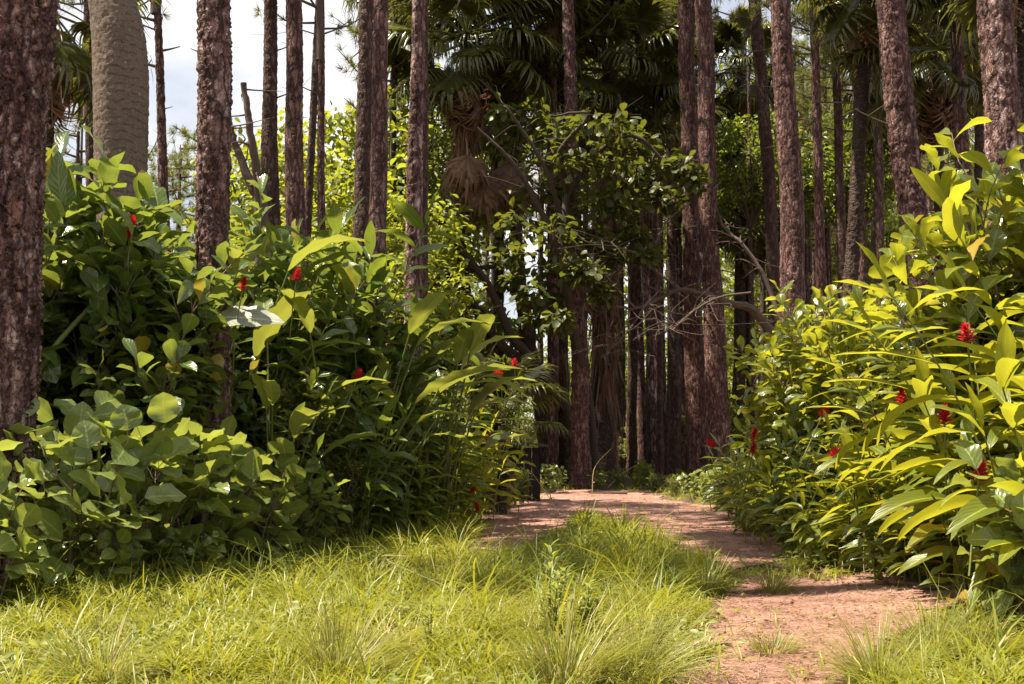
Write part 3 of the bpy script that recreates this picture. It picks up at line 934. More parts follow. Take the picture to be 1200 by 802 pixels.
BUSHT = simple_trunk(3, 3.2, .12, .05, 'pine_dark')
sunny = [(400, 100, 27, 0), (455, 130, 29, 1), (385, 190, 25, 2), (440, 215, 24, 0), (505, 190, 30, 1), (345, 160, 30, 2), (530, 280, 31, 0), (395, 275, 23, 1), (470, 290, 26, 2), (300, 215, 28, 0), (560, 350, 34, 1), (610, 440, 38, 2), (905, 270, 60, 0), (985, 240, 63, 1), (1035, 290, 61, 2), (860, 330, 62, 1)]
sl = ['tall bright yellow green tree behind the close pair of trunks', 'bright leafy tree right of the close pair of trunks', 'rounded bright tree behind the thin crossing trunks', 'low bright tree behind the foot of the close pair',
      'bright tree showing behind the slim peeling pine', 'bright tree behind the straight smooth sided pine', 'low sunlit tree below the drooping palm crown', 'low bright bush tree above the left ginger', 'sunlit bush tree left of the slim peeling pine foot',
      'bright low tree behind the forked snag', 'sunlit bush tree seen between the crooked limbs', 'sunlit bush tree behind the crooked tree foot',
      'far sunlit tree glowing left of the broad pale pine', 'far sunlit tree glowing behind the slender bare pines', 'far sunlit tree glowing left of the big leaning pine', 'far sunlit tree glowing right of the twin pines']
for i, (x, y, d, k) in enumerate(sunny):
    top = at(x, y, d)
    s = top[2] / 6.7
    t = thing('leafy_tree', sl[i], 'tree', (top[0], top[1], 0), 'sunlit trees behind the trunks', rz=i * 1.3, scale=s)
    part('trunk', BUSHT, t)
    part('crown', SHADY[k % 2] if 460 <= x < 700 else SUNNY[k], t)  # darker crown colour stands in for shade on the middle trees

PT = simple_trunk(7, 9, .10, .03, 'pine_dark')
yp = [(165, 155, 32), (213, 165, 30), (232, 150, 34), (195, 185, 28), (95, 110, 26), (290, 170, 33),
      (935, 40, 54), (965, 70, 58), (1005, 50, 56), (895, 90, 60), (985, 150, 52), (945, 180, 55), (1012, 160, 60), (870, 190, 56), (915, 120, 62), (1040, 120, 60), (1030, 220, 54), (960, 250, 57)]
yl = ['young pine with a bushy top behind the stout palm', 'young pine with upright tips against the sky', 'young pine left of the broad rough pine', 'small young pine at the foot of the thin stubbed trunk', 'young pine behind the near left pine', 'young pine behind the dead snag']
for i, (x, y, d) in enumerate(yp):
    top = at(x, y, d)
    s = top[2] / 10.0
    lab = yl[i] if i < 6 else 'pale green young pine behind the right hand trunks'
    t = thing('young_pine', lab, 'tree', (top[0], top[1], 0), 'young pines by the snag and the stout palm' if i < 6 else 'young pines behind the right hand trunks', rz=i * 2.1, scale=s)
    part('trunk', PT, t)
    part('crown', CROWNS[i % 3], t, (0, 0, 2.5), Matrix.Rotation(i, 4, 'Z'), 1.05)

# ================================================================== TRUNKS DEEP IN THE FOREST
BT = [simple_trunk(50 + i, 15, .085 + .022 * i, .05, ('pine', 'pine_dark', 'palm_bark', 'pine')[i], ('pine', 'pine', 'ring', 'pine')[i]) for i in range(4)]
g = np.random.default_rng(77)
n = 0
xs = []
while n < 110:
    d = g.uniform(27, 58) if n < 84 else g.uniform(33, 43)
    x = (g.uniform(440, 1290) if n < 66 else g.uniform(-60, 440)) if n < 84 else g.uniform(640, 1010)
    X, Y = at(x, 500, d)[0], d
    if any((X - a) ** 2 + (Y - b) ** 2 < .8 for a, b in xs):
        continue
    if 66 <= n < 84 and d < 40:
        continue
    if 596 < x < 640 and g.random() < .8:
        continue
    xs.append((X, Y))
    lf = x < 440
    k = int(g.integers(0, 4))
    s = g.uniform(.75, 1.1) * (.55 if lf else 1)
    t = thing('forest_tree', 'thin trunk far off behind the left bushes' if lf else 'slender trunk among many deep in the shaded forest', 'tree', (X, Y, 0),
              'trunks far off behind the left bushes' if lf else 'trunks deep in the shaded forest', rz=g.random() * 6, scale=s)
    part('trunk', BT[k], t)
    if (850 < x < 1050 and d > 40) or (d > 38 and n % 2):
        pass
    elif n % 6 == 0 and not lf:
        part('crown', SHADY[k % 2], t, (0, 0, g.uniform(7.5, 9.5)), None, .95)
    else:
        part('crown', CROWNS[k % 3], t, (0, 0, 8.5), None, 1.0)
    n += 1

# shrubs deep in the forest
for i in range(56):
    d = g.uniform(30, 56)
    x = 470 + 780 * ((i * .618) % 1)
    if 600 < x < 636:
        x += 60
    top = at(x, g.uniform(400, 520) if d > 40 else g.uniform(455, 530), d)
    s = max(.22, top[2] / 5.4)
    t = thing('forest_shrub', 'leafy shrub between trunks deep in the forest', 'shrub', (top[0], top[1], 0), 'shrubs deep in the forest', rz=i * 1.7, scale=s)
    part('stem', BUSHT, t)
    part('foliage', SUNNY[i % 3] if i % 3 else SHADY[i % 2], t)  # most shrubs take the lighter leaf colour to look sunlit

# far-off woods closing the view
mb = MB()
g = np.random.default_rng(91)
C, Q = [], []
for i in range(620):
    a = R(90) + g.uniform(-.62, .62)
    rr_ = g.uniform(66, 84)
    hmax = 9 if math.tan(PI / 2 - a) < -.12 else 24
    hz = g.random() ** 1.2 * hmax
    if abs(rr_ * math.cos(a) / (rr_ * math.sin(a)) - .015) < .016 and hz > 3.5:
        continue
    C.append(np.array([rr_ * math.cos(a), rr_ * math.sin(a), hz]))
    q = g.uniform(1.2, 2.4)
    Q.append((q, q, q * .8))
clump_leaves(mb, C, Q, 90, .50, .32, PR_OB4, g, 0)
stuff('distant_woods', mb.mesh('distant woods', [M['canopy']]), 'far-off green woods closing the view behind the trunks')

# ================================================================== UNDERSTORY: building blocks
def ginger_cane(seed, h, nleaf, L=.44, W=.105, leafm='ginger', t0=.25):
    g = np.random.default_rng(seed)
    mb = MB()
    lean = g.uniform(.12, .34) * h
    t = np.linspace(0, 1, 14)
    path = np.stack([lean * t ** 1.8, g.normal(0, .02) * t * h, h * t * (1 - .06 * t)], -1)
    tube(mb, path, np.linspace(.011, .004, 14), 5, 0)
    P, T, U, Ls, Dr = [], [], [], [], []
    tw = g.uniform(-.7, .7)
    for i in range(nleaf):
        q = t0 + (1 - t0) * (i + .5) / nleaf
        b = np.array([np.interp(q, t, path[:, k]) for k in range(3)])
        s = 1 if i % 2 else -1
        az = tw + g.normal(0, .28) + (0 if s > 0 else PI) + q * .5
        el = .22 + .55 * q ** 2.5 + g.normal(0, .15)
        P.append(b)
        T.append((math.cos(az) * math.cos(el) + .15, math.sin(az) * math.cos(el), math.sin(el)))
        U.append((g.normal(0, .35) - .3 * math.cos(az), g.normal(0, .35) - .3 * math.sin(az), 1))
        Ls.append(L * (.7 + .5 * math.sin(PI * min(1, .18 + q * .72))) * g.uniform(.85, 1.15))
        Dr.append(g.uniform(.45, 1.35))
    P.append(path[-1]); T.append((.35, g.normal(0, .3), 1)); U.append((-1, 0, .3)); Ls.append(L * .75); Dr.append(.3)
    Ls = np.array(Ls)
    leaves(mb, P, T, U, Ls, W * (Ls / L) ** .6 * g.uniform(.85, 1.15, len(P)), PR_LANCE, 2, Dr, g.uniform(.15, .45, len(P)), g.uniform(.05, .28, len(P)), g.random(len(P)), 1)
    return mb.mesh('leafy cane', [M['stem'], M[leafm]])


CANES = {}
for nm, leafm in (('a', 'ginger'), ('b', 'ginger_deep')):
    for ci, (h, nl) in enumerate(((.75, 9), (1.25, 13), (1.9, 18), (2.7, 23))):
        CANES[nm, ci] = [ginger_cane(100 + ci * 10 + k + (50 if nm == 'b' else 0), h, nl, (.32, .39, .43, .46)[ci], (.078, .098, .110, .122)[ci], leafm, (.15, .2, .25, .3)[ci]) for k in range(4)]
for ci, (h, nl) in enumerate(((.75, 7), (1.25, 10), (1.9, 14), (2.7, 18))):
    CANES['c', ci] = [ginger_cane(170 + ci * 10 + k, h, nl, (.36, .44, .48, .50)[ci], (.095, .112, .12, .125)[ci], 'ginger', (.15, .2, .25, .3)[ci]) for k in range(4)]
HC = (.75, 1.25, 1.9, 2.7)


def spike(seed, n=46, ln=.135):
    g = np.random.default_rng(seed)
    mb = MB()
    tube(mb, [(.03, 0, -.6), (.01, 0, -.3), (0, 0, 0), (0, 0, ln)], [.007, .007, .007, .004], 5, 0)
    q = np.linspace(0, 1, n)
    az = np.arange(n) * 2.4
    P = np.stack([.006 * np.cos(az), .006 * np.sin(az), ln * q * .9], -1)
    T = np.stack([np.cos(az), np.sin(az), .25 + 1.5 * q ** 2], -1) + g.normal(0, .12, (n, 3))
    leaves(mb, P, T, -np.stack([np.cos(az), np.sin(az), -1.0 + 0 * az], -1), .066 - .03 * q ** 2, .034 - .012 * q, [.4, 1, .9, .5, .05], 1, -.5, .4, 0, g.random(n), 1)
    return mb.mesh('flower spike', [M['stem'], M['petal']])


SPIKES = [spike(s) for s in (1, 2, 3)]


def ginger(label, x, d, ytop, n=11, kind='a', spread=.42, flowers=(), group='red flowered ginger clumps', seed=None):
    seed = seed or int(abs(x) * 3 + d * 17)
    g = np.random.default_rng(seed)
    top = at(x, ytop, d)
    H = top[2]
    t = thing('ginger_clump', label, 'ginger plant', (top[0], d, 0), group)
    for i in range(n):
        fr = i / max(1, n - 1)
        h = H * (1.0 - .68 * fr ** 1.15) * g.uniform(.9, 1.04)
        ci = int(np.argmin([abs(math.log(h / c)) for c in HC]))
        az = i * 2.4 + g.random()
        r = spread * (.15 + .85 * fr) * g.uniform(.6, 1.1)
        p = (r * math.cos(az), r * math.sin(az) * .8 - .25 * fr, 0)
        s = h / HC[ci]
        part('cane', CANES[kind, ci][i % 4], t, p, Matrix.Rotation(az + g.normal(0, .5), 4, 'Z'), float(np.clip(s, .7, 1.35)))
    for k, (fx, fy, fd) in enumerate(flowers):
        q = at(fx, fy + 8, fd) - np.array([top[0], d, 0])
        rot = Matrix.Rotation(g.uniform(0, 6), 4, 'Z') @ Matrix.Rotation(g.normal(0, .5), 4, 'X')
        part('flower_spike', SPIKES[k % 3], t, q, rot, (.62 if fy < 300 else .82 if fx < 700 else .9) if fd < 14 else 1.0)
    return t


def shrub_mesh(seed, H, Rd, nstem, ntwig, nleaf, L, W, prof, leafm, pet=.03, droop=.6, twl=.4, wave=.15, tmin=.25, nv=2, stemr=.014, spreadang=.75, bias=(-.12, -.12, 0), ujit=.38, zt=0.0):
    g = np.random.default_rng(seed)
    ms, mf = MB(), MB()
    P, T, U = [], [], []
    for i in range(nstem):
        az = i * 2.4 + g.normal(0, .3)
        rr_ = Rd * math.sqrt((i + .5) / nstem) * g.uniform(.6, 1.05)
        h = H * (1 - .35 * (rr_ / Rd) ** 2) * g.uniform(.8, 1.02)
        tip = np.array([rr_ * math.cos(az), rr_ * math.sin(az), h])
        path = bez([(.1 * math.cos(az), .1 * math.sin(az), -.03), tip * [.45, .45, .5] + g.normal(0, .05, 3), tip], 10)
        tube(ms, path, np.linspace(stemr, .004, 10), 5)
        for j in range(ntwig):
            q = tmin + (1 - tmin) * (j + g.random()) / ntwig
            b = np.array([np.interp(q * 9, np.arange(10), path[:, k]) for k in range(3)])
            a2 = j * 2.4 + g.random() * 2
            out = np.array([math.cos(a2), math.sin(a2), 0]) + .5 * np.array([math.cos(az), math.sin(az), 0])
            dr = nrm(out * (1.1 - .5 * q) + [0, 0, .35 + .7 * q])
            ln = twl * g.uniform(.5, 1.1)
            e = b + dr * ln
            tw = bez([b, (b + e) / 2 + g.normal(0, .03, 3) - [0, 0, .02], e], 5)
            tube(ms, tw, np.linspace(.005, .0025, 5), 4)
            for k in range(nleaf):
                s = .25 + .75 * (k + .6) / nleaf
                lb = np.array([np.interp(s * 4, np.arange(5), tw[:, c]) for c in range(3)])
                a3 = k * 2.4 + g.random()
                sd = nrm(np.cross(dr, [math.cos(a3), math.sin(a3), .3]))
                ld = nrm(dr * (.35 + .5 * s) + sd * spreadang + [0, 0, .12])
                if pet > .03:
                    tube(ms, [lb, lb + ld * pet * .5 + [0, 0, .008], lb + ld * pet], .0022, 3)
                P.append(lb + ld * pet)
                T.append(ld * [1, 1, 1 - zt] + g.normal(0, .12, 3))
                U.append(np.array([0, 0, 1.0]) + g.normal(0, ujit, 3) + np.array(bias))
    N = len(P)
    leaves(mf, P, T, U, L * g.uniform(.6, 1.2, N), W * g.uniform(.7, 1.15, N), prof, nv, g.uniform(.2, 2 * droop, N), g.uniform(.08, .4, N), wave * g.uniform(.2, 1.5, N), g.random(N), 0)
    return ms.mesh('shrub stems', [M['wood']]), mf.mesh('shrub leaves', [M[leafm]])


S_ROUND = [shrub_mesh(200 + i, 1.25, .75, 7, 5, 3, .285, .235, PR_ROUND, 'round', .09, .32, .36, .16, .12, bias=(-.25, -.75, 0), ujit=.28, zt=.6) for i in range(3)]
S_OBOV = [shrub_mesh(210 + i, 2.2, .75, 12, 14, 8, .17, .085, PR_OBOV, 'obovate', .02, .5, .34, .15, .2) for i in range(3)]
S_GLOSS = [shrub_mesh(220 + i, 2.5, .95, 12, 12, 5, .31, .15, PR_BROAD, 'left_gloss', .035, .6, .42, .18, .15) for i in range(2)]
S_MID = [shrub_mesh(214 + i, 2.2, .75, 12, 13, 7, .19, .10, PR_OBOV, 'left_gloss', .02, .5, .34, .15, .2) for i in range(2)]
S_BRIGHT = [shrub_mesh(228 + i, 2.5, .95, 12, 12, 6, .23, .12, PR_OBOV, 'obovate', .035, .5, .42, .18, .15) for i in range(2)]
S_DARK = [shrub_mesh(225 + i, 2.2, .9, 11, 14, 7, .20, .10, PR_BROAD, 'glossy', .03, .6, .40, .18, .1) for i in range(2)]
S_SMALL = [shrub_mesh(230 + i, .9, .4, 12, 12, 12, .05, .022, PR_SMALL, 'small', .008, .4, .2, .05, .1, 1, .006) for i in range(2)]
S_BIGR = [shrub_mesh(240 + i, 1.2, .55, 6, 7, 3, .34, .19, PR_BROAD, 'round', .06, .7, .34, .25, .15) for i in range(2)]


def shrub(label, kind, x, d, ytop, k=0, H0=None, cat='shrub', group=None, rz=None, name='leafy_shrub', zb=0):
    top = at(x, ytop, d)
    st, fo = kind[k % len(kind)]
    h = H0 or {id(S_ROUND): 1.4, id(S_OBOV): 2.35, id(S_GLOSS): 2.7, id(S_MID): 2.35, id(S_BRIGHT): 2.7, id(S_DARK): 2.4, id(S_SMALL): 1.0, id(S_BIGR): 1.35}[id(kind)]
    t = thing(name, label, cat, (top[0], d, zb), group, rz=(x * .37) % 6.28 if rz is None else rz, scale=top[2] / h)
    part('stem', st, t)
    part('foliage', fo, t)
    return t


def broad_leaf(seed, L=.62, W=.17, pet=1.3, m='broad'):
    g = np.random.default_rng(seed)
    mb = MB()
    path = bez([(0, 0, 0), (.08 * pet, 0, pet * .55), (.22 * pet, 0, pet)], 9)
    tube(mb, path, np.linspace(.014, .006, 9), 5, 0)
    u = np.linspace(0, 1, 13)
    pr = np.interp(u, uu, PR_BROAD)
    leaves(mb, [path[-1]], [(.75, 0, 1.0)], [(-.6, .15 * g.normal(), 1)], L, W, pr, 3, g.uniform(.5, 1.3), g.uniform(.15, .4), .12, g.random(1), 1, 4)
    return mb.mesh('broad leaf', [M['stem'], M[m]])


BROADS = [broad_leaf(s, l, w, p) for s, l, w, p in ((1, .62, .17, 1.2), (2, .7, .19, 1.0), (3, .52, .15, 1.4), (4, .58, .18, .8))]


def broad_plant(label, x, d, ytop, n=11, group='broad leaved plants among the ginger', s0=1.2):
    d -= .1
    ytop -= 22
    g = np.random.default_rng(int(x * 5 + d))
    top = at(x, ytop, d)
    t = thing('broad_leaf_plant', label, 'plant', (top[0], d, 0), group)
    for i in range(n):
        az = i * 2.4 + g.normal(0, .3)
        h = top[2] * g.uniform(.55, 1.0) * (1 if i else 1)
        s = float(np.clip(h / 1.75, .55, 1.25)) * s0
        z = max(0, h - 1.75 * s)
        if z > .2:
            mb = MB()
            tube(mb, [(0, 0, -z - .02), (0, 0, .02)], .014, 5)
            part('stalk', mb.mesh('stalk', [M['stem']]), t, (.12 * math.cos(az), .12 * math.sin(az), z))
        part('leaf', BROADS[i % 4], t, (.12 * math.cos(az), .12 * math.sin(az), z), Matrix.Rotation(az, 4, 'Z') @ Matrix.Rotation(g.normal(.1, .15), 4, 'Y'), s)
    return t


# ================================================================== LEFT BUSHES
GB = 'round leaved shrubs along the left verge'
for i, (x, d, yt, lab) in enumerate([
        (-90, 7.0, 480, 'round leaved shrub just outside the left edge in front of the near pine'),
        (-10, 6.8, 545, 'round leaved shrub growing across the foot of the near flaky pine'),
        (88, 7.6, 470, 'pale round leaved shrub with the largest leaves, right of the near pine foot'),
        (165, 8.2, 478, 'round leaved shrub in the middle of the left verge'),
        (232, 8.5, 505, 'round leaved shrub below the foot of the broad rough pine'),
        (298, 9.2, 520, 'round leaved shrub right of the broad rough pine foot'),
        (352, 10.0, 545, 'last round leaved shrub before the narrow leaved ginger'),
        (125, 7.5, 590, 'low round leaved shrub hanging over the left grass'),
        (225, 8.1, 620, 'smallest low round leaved shrub at the grass edge')]):
    shrub(lab, S_ROUND, x, d, yt, i, group=GB)

GO = 'small leaved shrubs in the left thicket'
for i, (x, d, yt, K, lab) in enumerate([
        (75, 9.2, 185, S_GLOSS, 'tall glossy shrub between the near pine and the stout palm'),
        (128, 9.8, 215, S_GLOSS, 'glossy shrub covering the foot of the stout palm'),
        (35, 9.6, 260, S_DARK, 'dark shrub filling the gap beside the near pine'),
        (180, 9.4, 255, S_MID, 'shrub with whorled leaves left of the broad rough pine'),
        (200, 10.4, 330, S_MID, 'shrub with whorled leaves behind the middle of the broad rough pine'),
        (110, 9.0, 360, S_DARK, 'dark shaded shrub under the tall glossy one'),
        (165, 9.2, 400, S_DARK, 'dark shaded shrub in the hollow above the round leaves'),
        (290, 11.8, 246, S_MID, 'dark shrub behind the right side of the broad rough pine'),
        (370, 12.6, 258, S_MID, 'shrub with pale whorled leaves below the close pair of trunks'),
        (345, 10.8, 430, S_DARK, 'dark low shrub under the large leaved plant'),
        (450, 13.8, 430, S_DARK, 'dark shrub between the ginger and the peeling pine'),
        (-60, 9.5, 220, S_GLOSS, 'glossy shrub behind the near pine at the left edge'),
        (-150, 8.8, 330, S_GLOSS, 'glossy shrub beyond the left edge of the view'),
        (520, 16.5, 480, S_DARK, 'dark shrub behind the last left ginger'),
        (400, 11.0, 520, S_SMALL, 'fine small leaved bush low in the left ginger'),
        (440, 12.2, 520, S_SMALL, 'second fine leaved bush right of the first, by the grass'),
        (470, 11.9, 585, S_SMALL, 'lowest fine leaved bush spilling on the grass under the left ginger'),
        (548, 14.6, 572, S_SMALL, 'feathery low bush beside the left rut of the track'),
        (592, 17.6, 556, S_SMALL, 'feathery bush at the foot of the dark hut'),
        (612, 18.4, 548, S_MID, 'low leafy bush in front of the right corner of the dark hut'),
        (515, 14.0, 555, S_SMALL, 'fine leaved low bush where the left verge meets the track')]):
    shrub(lab, K, x, d, yt, i, group=GO)

LB = [(232, 11.0, 255, 'b', 12, 'tall ginger behind the foliage left of the broad rough pine foot', [(155, 256, 8.9), (151, 272, 8.9)]),
      (300, 11.2, 236, 'b', 12, 'tall ginger with one long red spike right of the broad rough pine', [(284, 333, 9.2), (347, 322, 9.6)]),
      (345, 12.4, 222, 'b', 12, 'tall deep green ginger in front of the straight smooth sided pine', []),
      (405, 12.8, 258, 'b', 12, 'tall ginger below the close pair of trunks', [(418, 437, 10.9)]),
      (455, 13.0, 345, 'b', 12, 'deep green ginger left of the peeling pine foot', [(416, 452, 11.6)]),
      (505, 14.0, 400, 'b', 12, 'ginger reaching out from under the peeling pine', []),
      (548, 15.2, 440, 'a', 12, 'bright ginger topped by red flowers near the crooked tree', [(603, 425, 14.8), (588, 433, 14.8)]),
      (575, 17.0, 505, 'a', 11, 'ginger in front of the dark hut', [(574, 508, 16.0), (574, 522, 16.0)]),
      (480, 12.8, 490, 'a', 12, 'low bright ginger in the middle of the left verge', []),
      (440, 11.8, 480, 'b', 11, 'low deep green ginger beside the fine leaved bush', []),
      (530, 14.2, 515, 'a', 12, 'low bright ginger with drooping leaves by the track', [(550, 572, 13.6)]),
      (495, 13.0, 560, 'b', 10, 'lowest ginger at the grass edge, near the fallen red flowers', [(560, 592, 13.4)]),
      (395, 11.2, 420, 'b', 11, 'ginger between the large leaved plant and the pale leaves', []),
      (565, 18.2, 540, 'b', 10, 'shaded ginger against the front of the dark hut', []),
      (330, 10.4, 470, 'b', 10, 'deep green ginger just above the last round leaved shrub', []),
      (-40, 10.5, 230, 'b', 10, 'ginger in shade behind the near pine', [])]
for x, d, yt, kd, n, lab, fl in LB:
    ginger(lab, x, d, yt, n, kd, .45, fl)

broad_plant('broad leaved plant with leaves standing up before the close pair of trunks', 428, 12.4, 290, 12)
broad_plant('broad leaved plant with one upright pale leaf beside the peeling pine', 515, 13.4, 325, 12)
broad_plant('broad leaved plant with big shining leaves right of the broad rough pine', 322, 10.3, 400, 11)
broad_plant('broad leaved plant above the low bright ginger', 470, 13.0, 390, 11)
broad_plant('broad leaved plant lifting dark leaves right of the broad rough pine', 275, 11.0, 235, 9)
broad_plant('broad leaved plant with striped hanging leaves in the left thicket', 400, 11.4, 370, 9)

# one long greyish leaf lying across the thicket
base = at(248, 372, 9.25)
t = thing('drooping_leaf', 'long silvery grey leaf lying flat across the left thicket', 'leaf', (base[0], base[1], base[2]))
mb = MB()
u13 = np.linspace(0, 1, 15)
leaves(mb, [(0, 0, 0)], [(1, -.15, .02)], [(0, -.75, 1)], wpx(88, 9.25), wpx(48, 9.25), np.interp(u13, uu, [.1, .55, .9, 1, 1, .92, .7, .4, .02]), 3, .25, .12, .06, [.5], 0, 3)
part('blade', mb.mesh('long blade', [M['silver']]), t)
mb = MB()
tube(mb, bez([(0, 0, 0), (-.25, .1, -.1), (-.55, .25, -.7)], 8), np.linspace(.006, .012, 8), 5)
part('stalk', mb.mesh('leaf stalk', [M['stem']]), t)

# thick green stalk leaning beside the near pine
t = thing('green_stalk', 'thick bare green stalk leaning right beside the near flaky pine', 'stalk', at(33, 560, 8.6))
b0 = at(33, 560, 8.6)
mb = MB()
tube(mb, bez([at(20, 640, 8.6) - b0, at(36, 470, 8.6) - b0, at(58, 415, 8.7) - b0, at(110, 355, 8.9) - b0], 14), np.linspace(.034, .018, 14), 9)
part('stem', mb.mesh('thick stalk', [M['stem']]), t)

# ================================================================== RIGHT BUSHES
RB = [(1200, 6.6, 285, 'c', 9, 'nearest big ginger at the right edge, long bright leaves reaching left', [(1147, 556, 6.3)]),
      (1150, 7.4, 350, 'c', 9, 'bright ginger with a dark bud, right of the leaning pine foot', [(1134, 395, 6.9), (1107, 490, 6.9)]),
      (1235, 7.6, 205, 'c', 10, 'tall bright ginger in the top corner of the right bushes', []),
      (1095, 8.2, 400, 'c', 10, 'ginger with one big red cone in the right bushes', [(1132, 537, 7.2)]),
      (1160, 7.3, 440, 'b', 11, 'deep green ginger under the bright leaves at the right edge', []),
      (1045, 8.9, 440, 'a', 12, 'ginger in the middle of the right bushes', [(1059, 466, 8.4)]),
      (1065, 8.4, 540, 'b', 11, 'low ginger shading the foot of the right bushes', []),
      (1000, 9.6, 480, 'a', 12, 'bright ginger in front of the small rounded shrub', [(973, 533, 9.2)]),
      (985, 9.4, 560, 'a', 12, 'low spreading ginger over the right grass edge', []),
      (950, 10.8, 495, 'b', 12, 'deep green ginger left of the bright ones in the right bushes', [(963, 481, 10.4)]),
      (925, 11.6, 520, 'a', 12, 'ginger bending over the bend of the track', [(882, 508, 11.2), (882, 524, 11.2)]),
      (895, 13.4, 480, 'a', 12, 'ginger with an upright fan of leaves before the twin pines', [(838, 516, 12.8)]),
      (870, 15.0, 510, 'b', 11, 'shaded ginger near the far bend of the track', []),
      (900, 12.6, 560, 'b', 11, 'low dark ginger at the right edge of the far track', []),
      (858, 17.5, 525, 'b', 10, 'last ginger of the right bushes beside the forest', []),
      (945, 13.0, 450, 'a', 10, 'ginger behind, below the broad pale pine', []),
      (1110, 8.0, 600, 'a', 9, 'low yellowing ginger beside the dead leaves on the soil', []),
      (1290, 6.8, 300, 'c', 10, 'ginger beyond the right edge of the view', []),
      (1400, 7.6, 280, 'a', 10, 'second ginger beyond the right edge, furthest out', []),
      (1340, 9.0, 300, 'b', 10, 'shaded ginger beyond the right edge, behind the bright one', [])]
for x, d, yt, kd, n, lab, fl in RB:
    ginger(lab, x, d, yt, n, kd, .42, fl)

GR = 'leafy shrubs in the right bushes'
for i, (x, d, yt, K, lab) in enumerate([
        (985, 12.0, 305, S_OBOV, 'shrub with rounded yellow green leaves left of the leaning pine foot'),
        (1030, 11.4, 310, S_OBOV, 'tallest rounded leaf shrub before the leaning pine foot'),
        (930, 13.2, 355, S_OBOV, 'shrub with sparse light leaves before the broad pale pine'),
        (1080, 10.5, 365, S_OBOV, 'dense shrub hiding the base of the leaning pine'),
        (1152, 8.9, 195, S_BRIGHT, 'bright leafy shrub before the big pale pine'),
        (1222, 8.2, 150, S_BRIGHT, 'tallest bright shrub in the right corner'),
        (1098, 9.6, 325, S_OBOV, 'bright shrub between the leaning pine and the big pale one'),
        (1150, 9.0, 330, S_DARK, 'dark shrub inside the right bushes'),
        (1060, 10.0, 430, S_DARK, 'dark shrub behind the middle right ginger'),
        (960, 12.5, 450, S_DARK, 'dark shrub behind the left part of the right bushes'),
        (1360, 10.5, 260, S_DARK, 'dark shrub beyond the right edge, behind the gingers'),
        (1260, 8.4, 190, S_BRIGHT, 'leafy shrub outside the right edge'),
        (1022, 8.8, 585, S_SMALL, 'fine leaved weed bush at the foot of the right ginger'),
        (1048, 8.6, 610, S_SMALL, 'smaller fine leaved bush at the foot of the right ginger')]):
    shrub(lab, K, x, d, yt, i, group=GR)
shrub('broad oval leaved bush low at the right edge, dark leaves over the grass', S_BIGR, 1190, 6.3, 540, 0, group=GR)
shrub('low bush of big oval leaves beyond the right edge', S_BIGR, 1275, 6.2, 560, 1, group=GR)

# low plants at the forest edge
lows = [(612, 21.5, 566), (632, 22, 560), (650, 23.5, 562), (700, 25, 560), (722, 26, 552), (745, 25, 555), (768, 24, 556), (790, 22, 553), (812, 20.5, 552), (830, 19, 548), (850, 18, 545), (705, 29, 545), (755, 30, 540), (600, 20.5, 562)] + [(648 + k * 13.5, 24 + (k * 7 % 9), 545 + (k * 5 % 13)) for k in range(16)]
for i, (x, d, yt) in enumerate(lows):
    K = (S_ROUND, S_OBOV, S_ROUND, S_SMALL)[i % 4]
    shrub('low leafy plant at the shaded forest edge past the track' if x != 830 else 'low pale round leaved plant beside the last right ginger', K, x, d, yt, i, group='low plants at the forest edge', name='low_plant', cat='plant')

# ================================================================== HUT
hp = at(600, 580, 19.3)
t = thing('hut', 'small dark wooden hut with a slanting roof, half hidden by ginger', 'hut', (hp[0] - .12, 19.3, 0))


def box(mb, c, s, rot=None):
    c, s = np.array(c, float), np.array(s, float) / 2
    V = np.array([[x, y, z] for x in (-1, 1) for y in (-1, 1) for z in (-1, 1)]) * s
    if rot is not None:
        V = V @ np.array(rot.to_3x3()).T
    V = V + c
    mb.add(V, [[0, 1, 3, 2], [4, 6, 7, 5], [0, 4, 5, 1], [2, 3, 7, 6], [0, 2, 6, 4], [1, 5, 7, 3]])


mb = MB()
for k in range(9):
    box(mb, (-.52 + k * .13, 0, .46), (.126, .03, .92 + .012 * (k % 3)))
for k in range(7):
    box(mb, (.58, .08 + k * .13, .46), (.03, .126, .92))
    box(mb, (-.60, .08 + k * .13, .46), (.03, .126, .92))
part('board_wall', mb.mesh('board walls', [M['hut_wood']], False), t)
mb = MB()
for k in range(10):
    box(mb, (-.68 + k * .15, .45, 1.05 - (-.68 + k * .15) * .12), (.152, 1.2, .03 + .01 * (k % 2)), Matrix.Rotation(R(7), 4, 'Y'))
part('roof', mb.mesh('slanted roof', [M['hut_roof']], False), t)

# ================================================================== GROUND, PATH
def inpoly(x, y, poly):
    p = np.asarray(poly, float)
    r = np.zeros(x.shape, bool)
    j = len(p) - 1
    for i in range(len(p)):
        xi, yi, xj, yj = *p[i], *p[j]
        c = ((yi > y) != (yj > y)) & (x < (xj - xi) * (y - yi) / (yj - yi + 1e-12) + xi)
        r ^= c
        j = i
    return r


def hgt(x, y):
    return .03 * np.sin(x * .9 + 1) * np.sin(y * .7) + .015 * np.sin(x * 2.3 + y * 1.7) - .012


gx = np.concatenate([[-300, -150, -80, -45], np.arange(-25, 25.01, .25), [45, 80, 150, 300]])
gy = np.concatenate([[-60, -20, -5], np.arange(0, 40, .25), [45, 60, 80, 120, 200, 500]])
GX, GY = np.meshgrid(gx, gy)
mb = MB()
mb.add(np.stack([GX, GY, np.where((np.abs(GX) < 26) & (GY < 40), hgt(GX, GY), -.02)], -1), grid_faces(len(gy), len(gx)))
struct('ground', mb.mesh('ground', [M['soil']]))

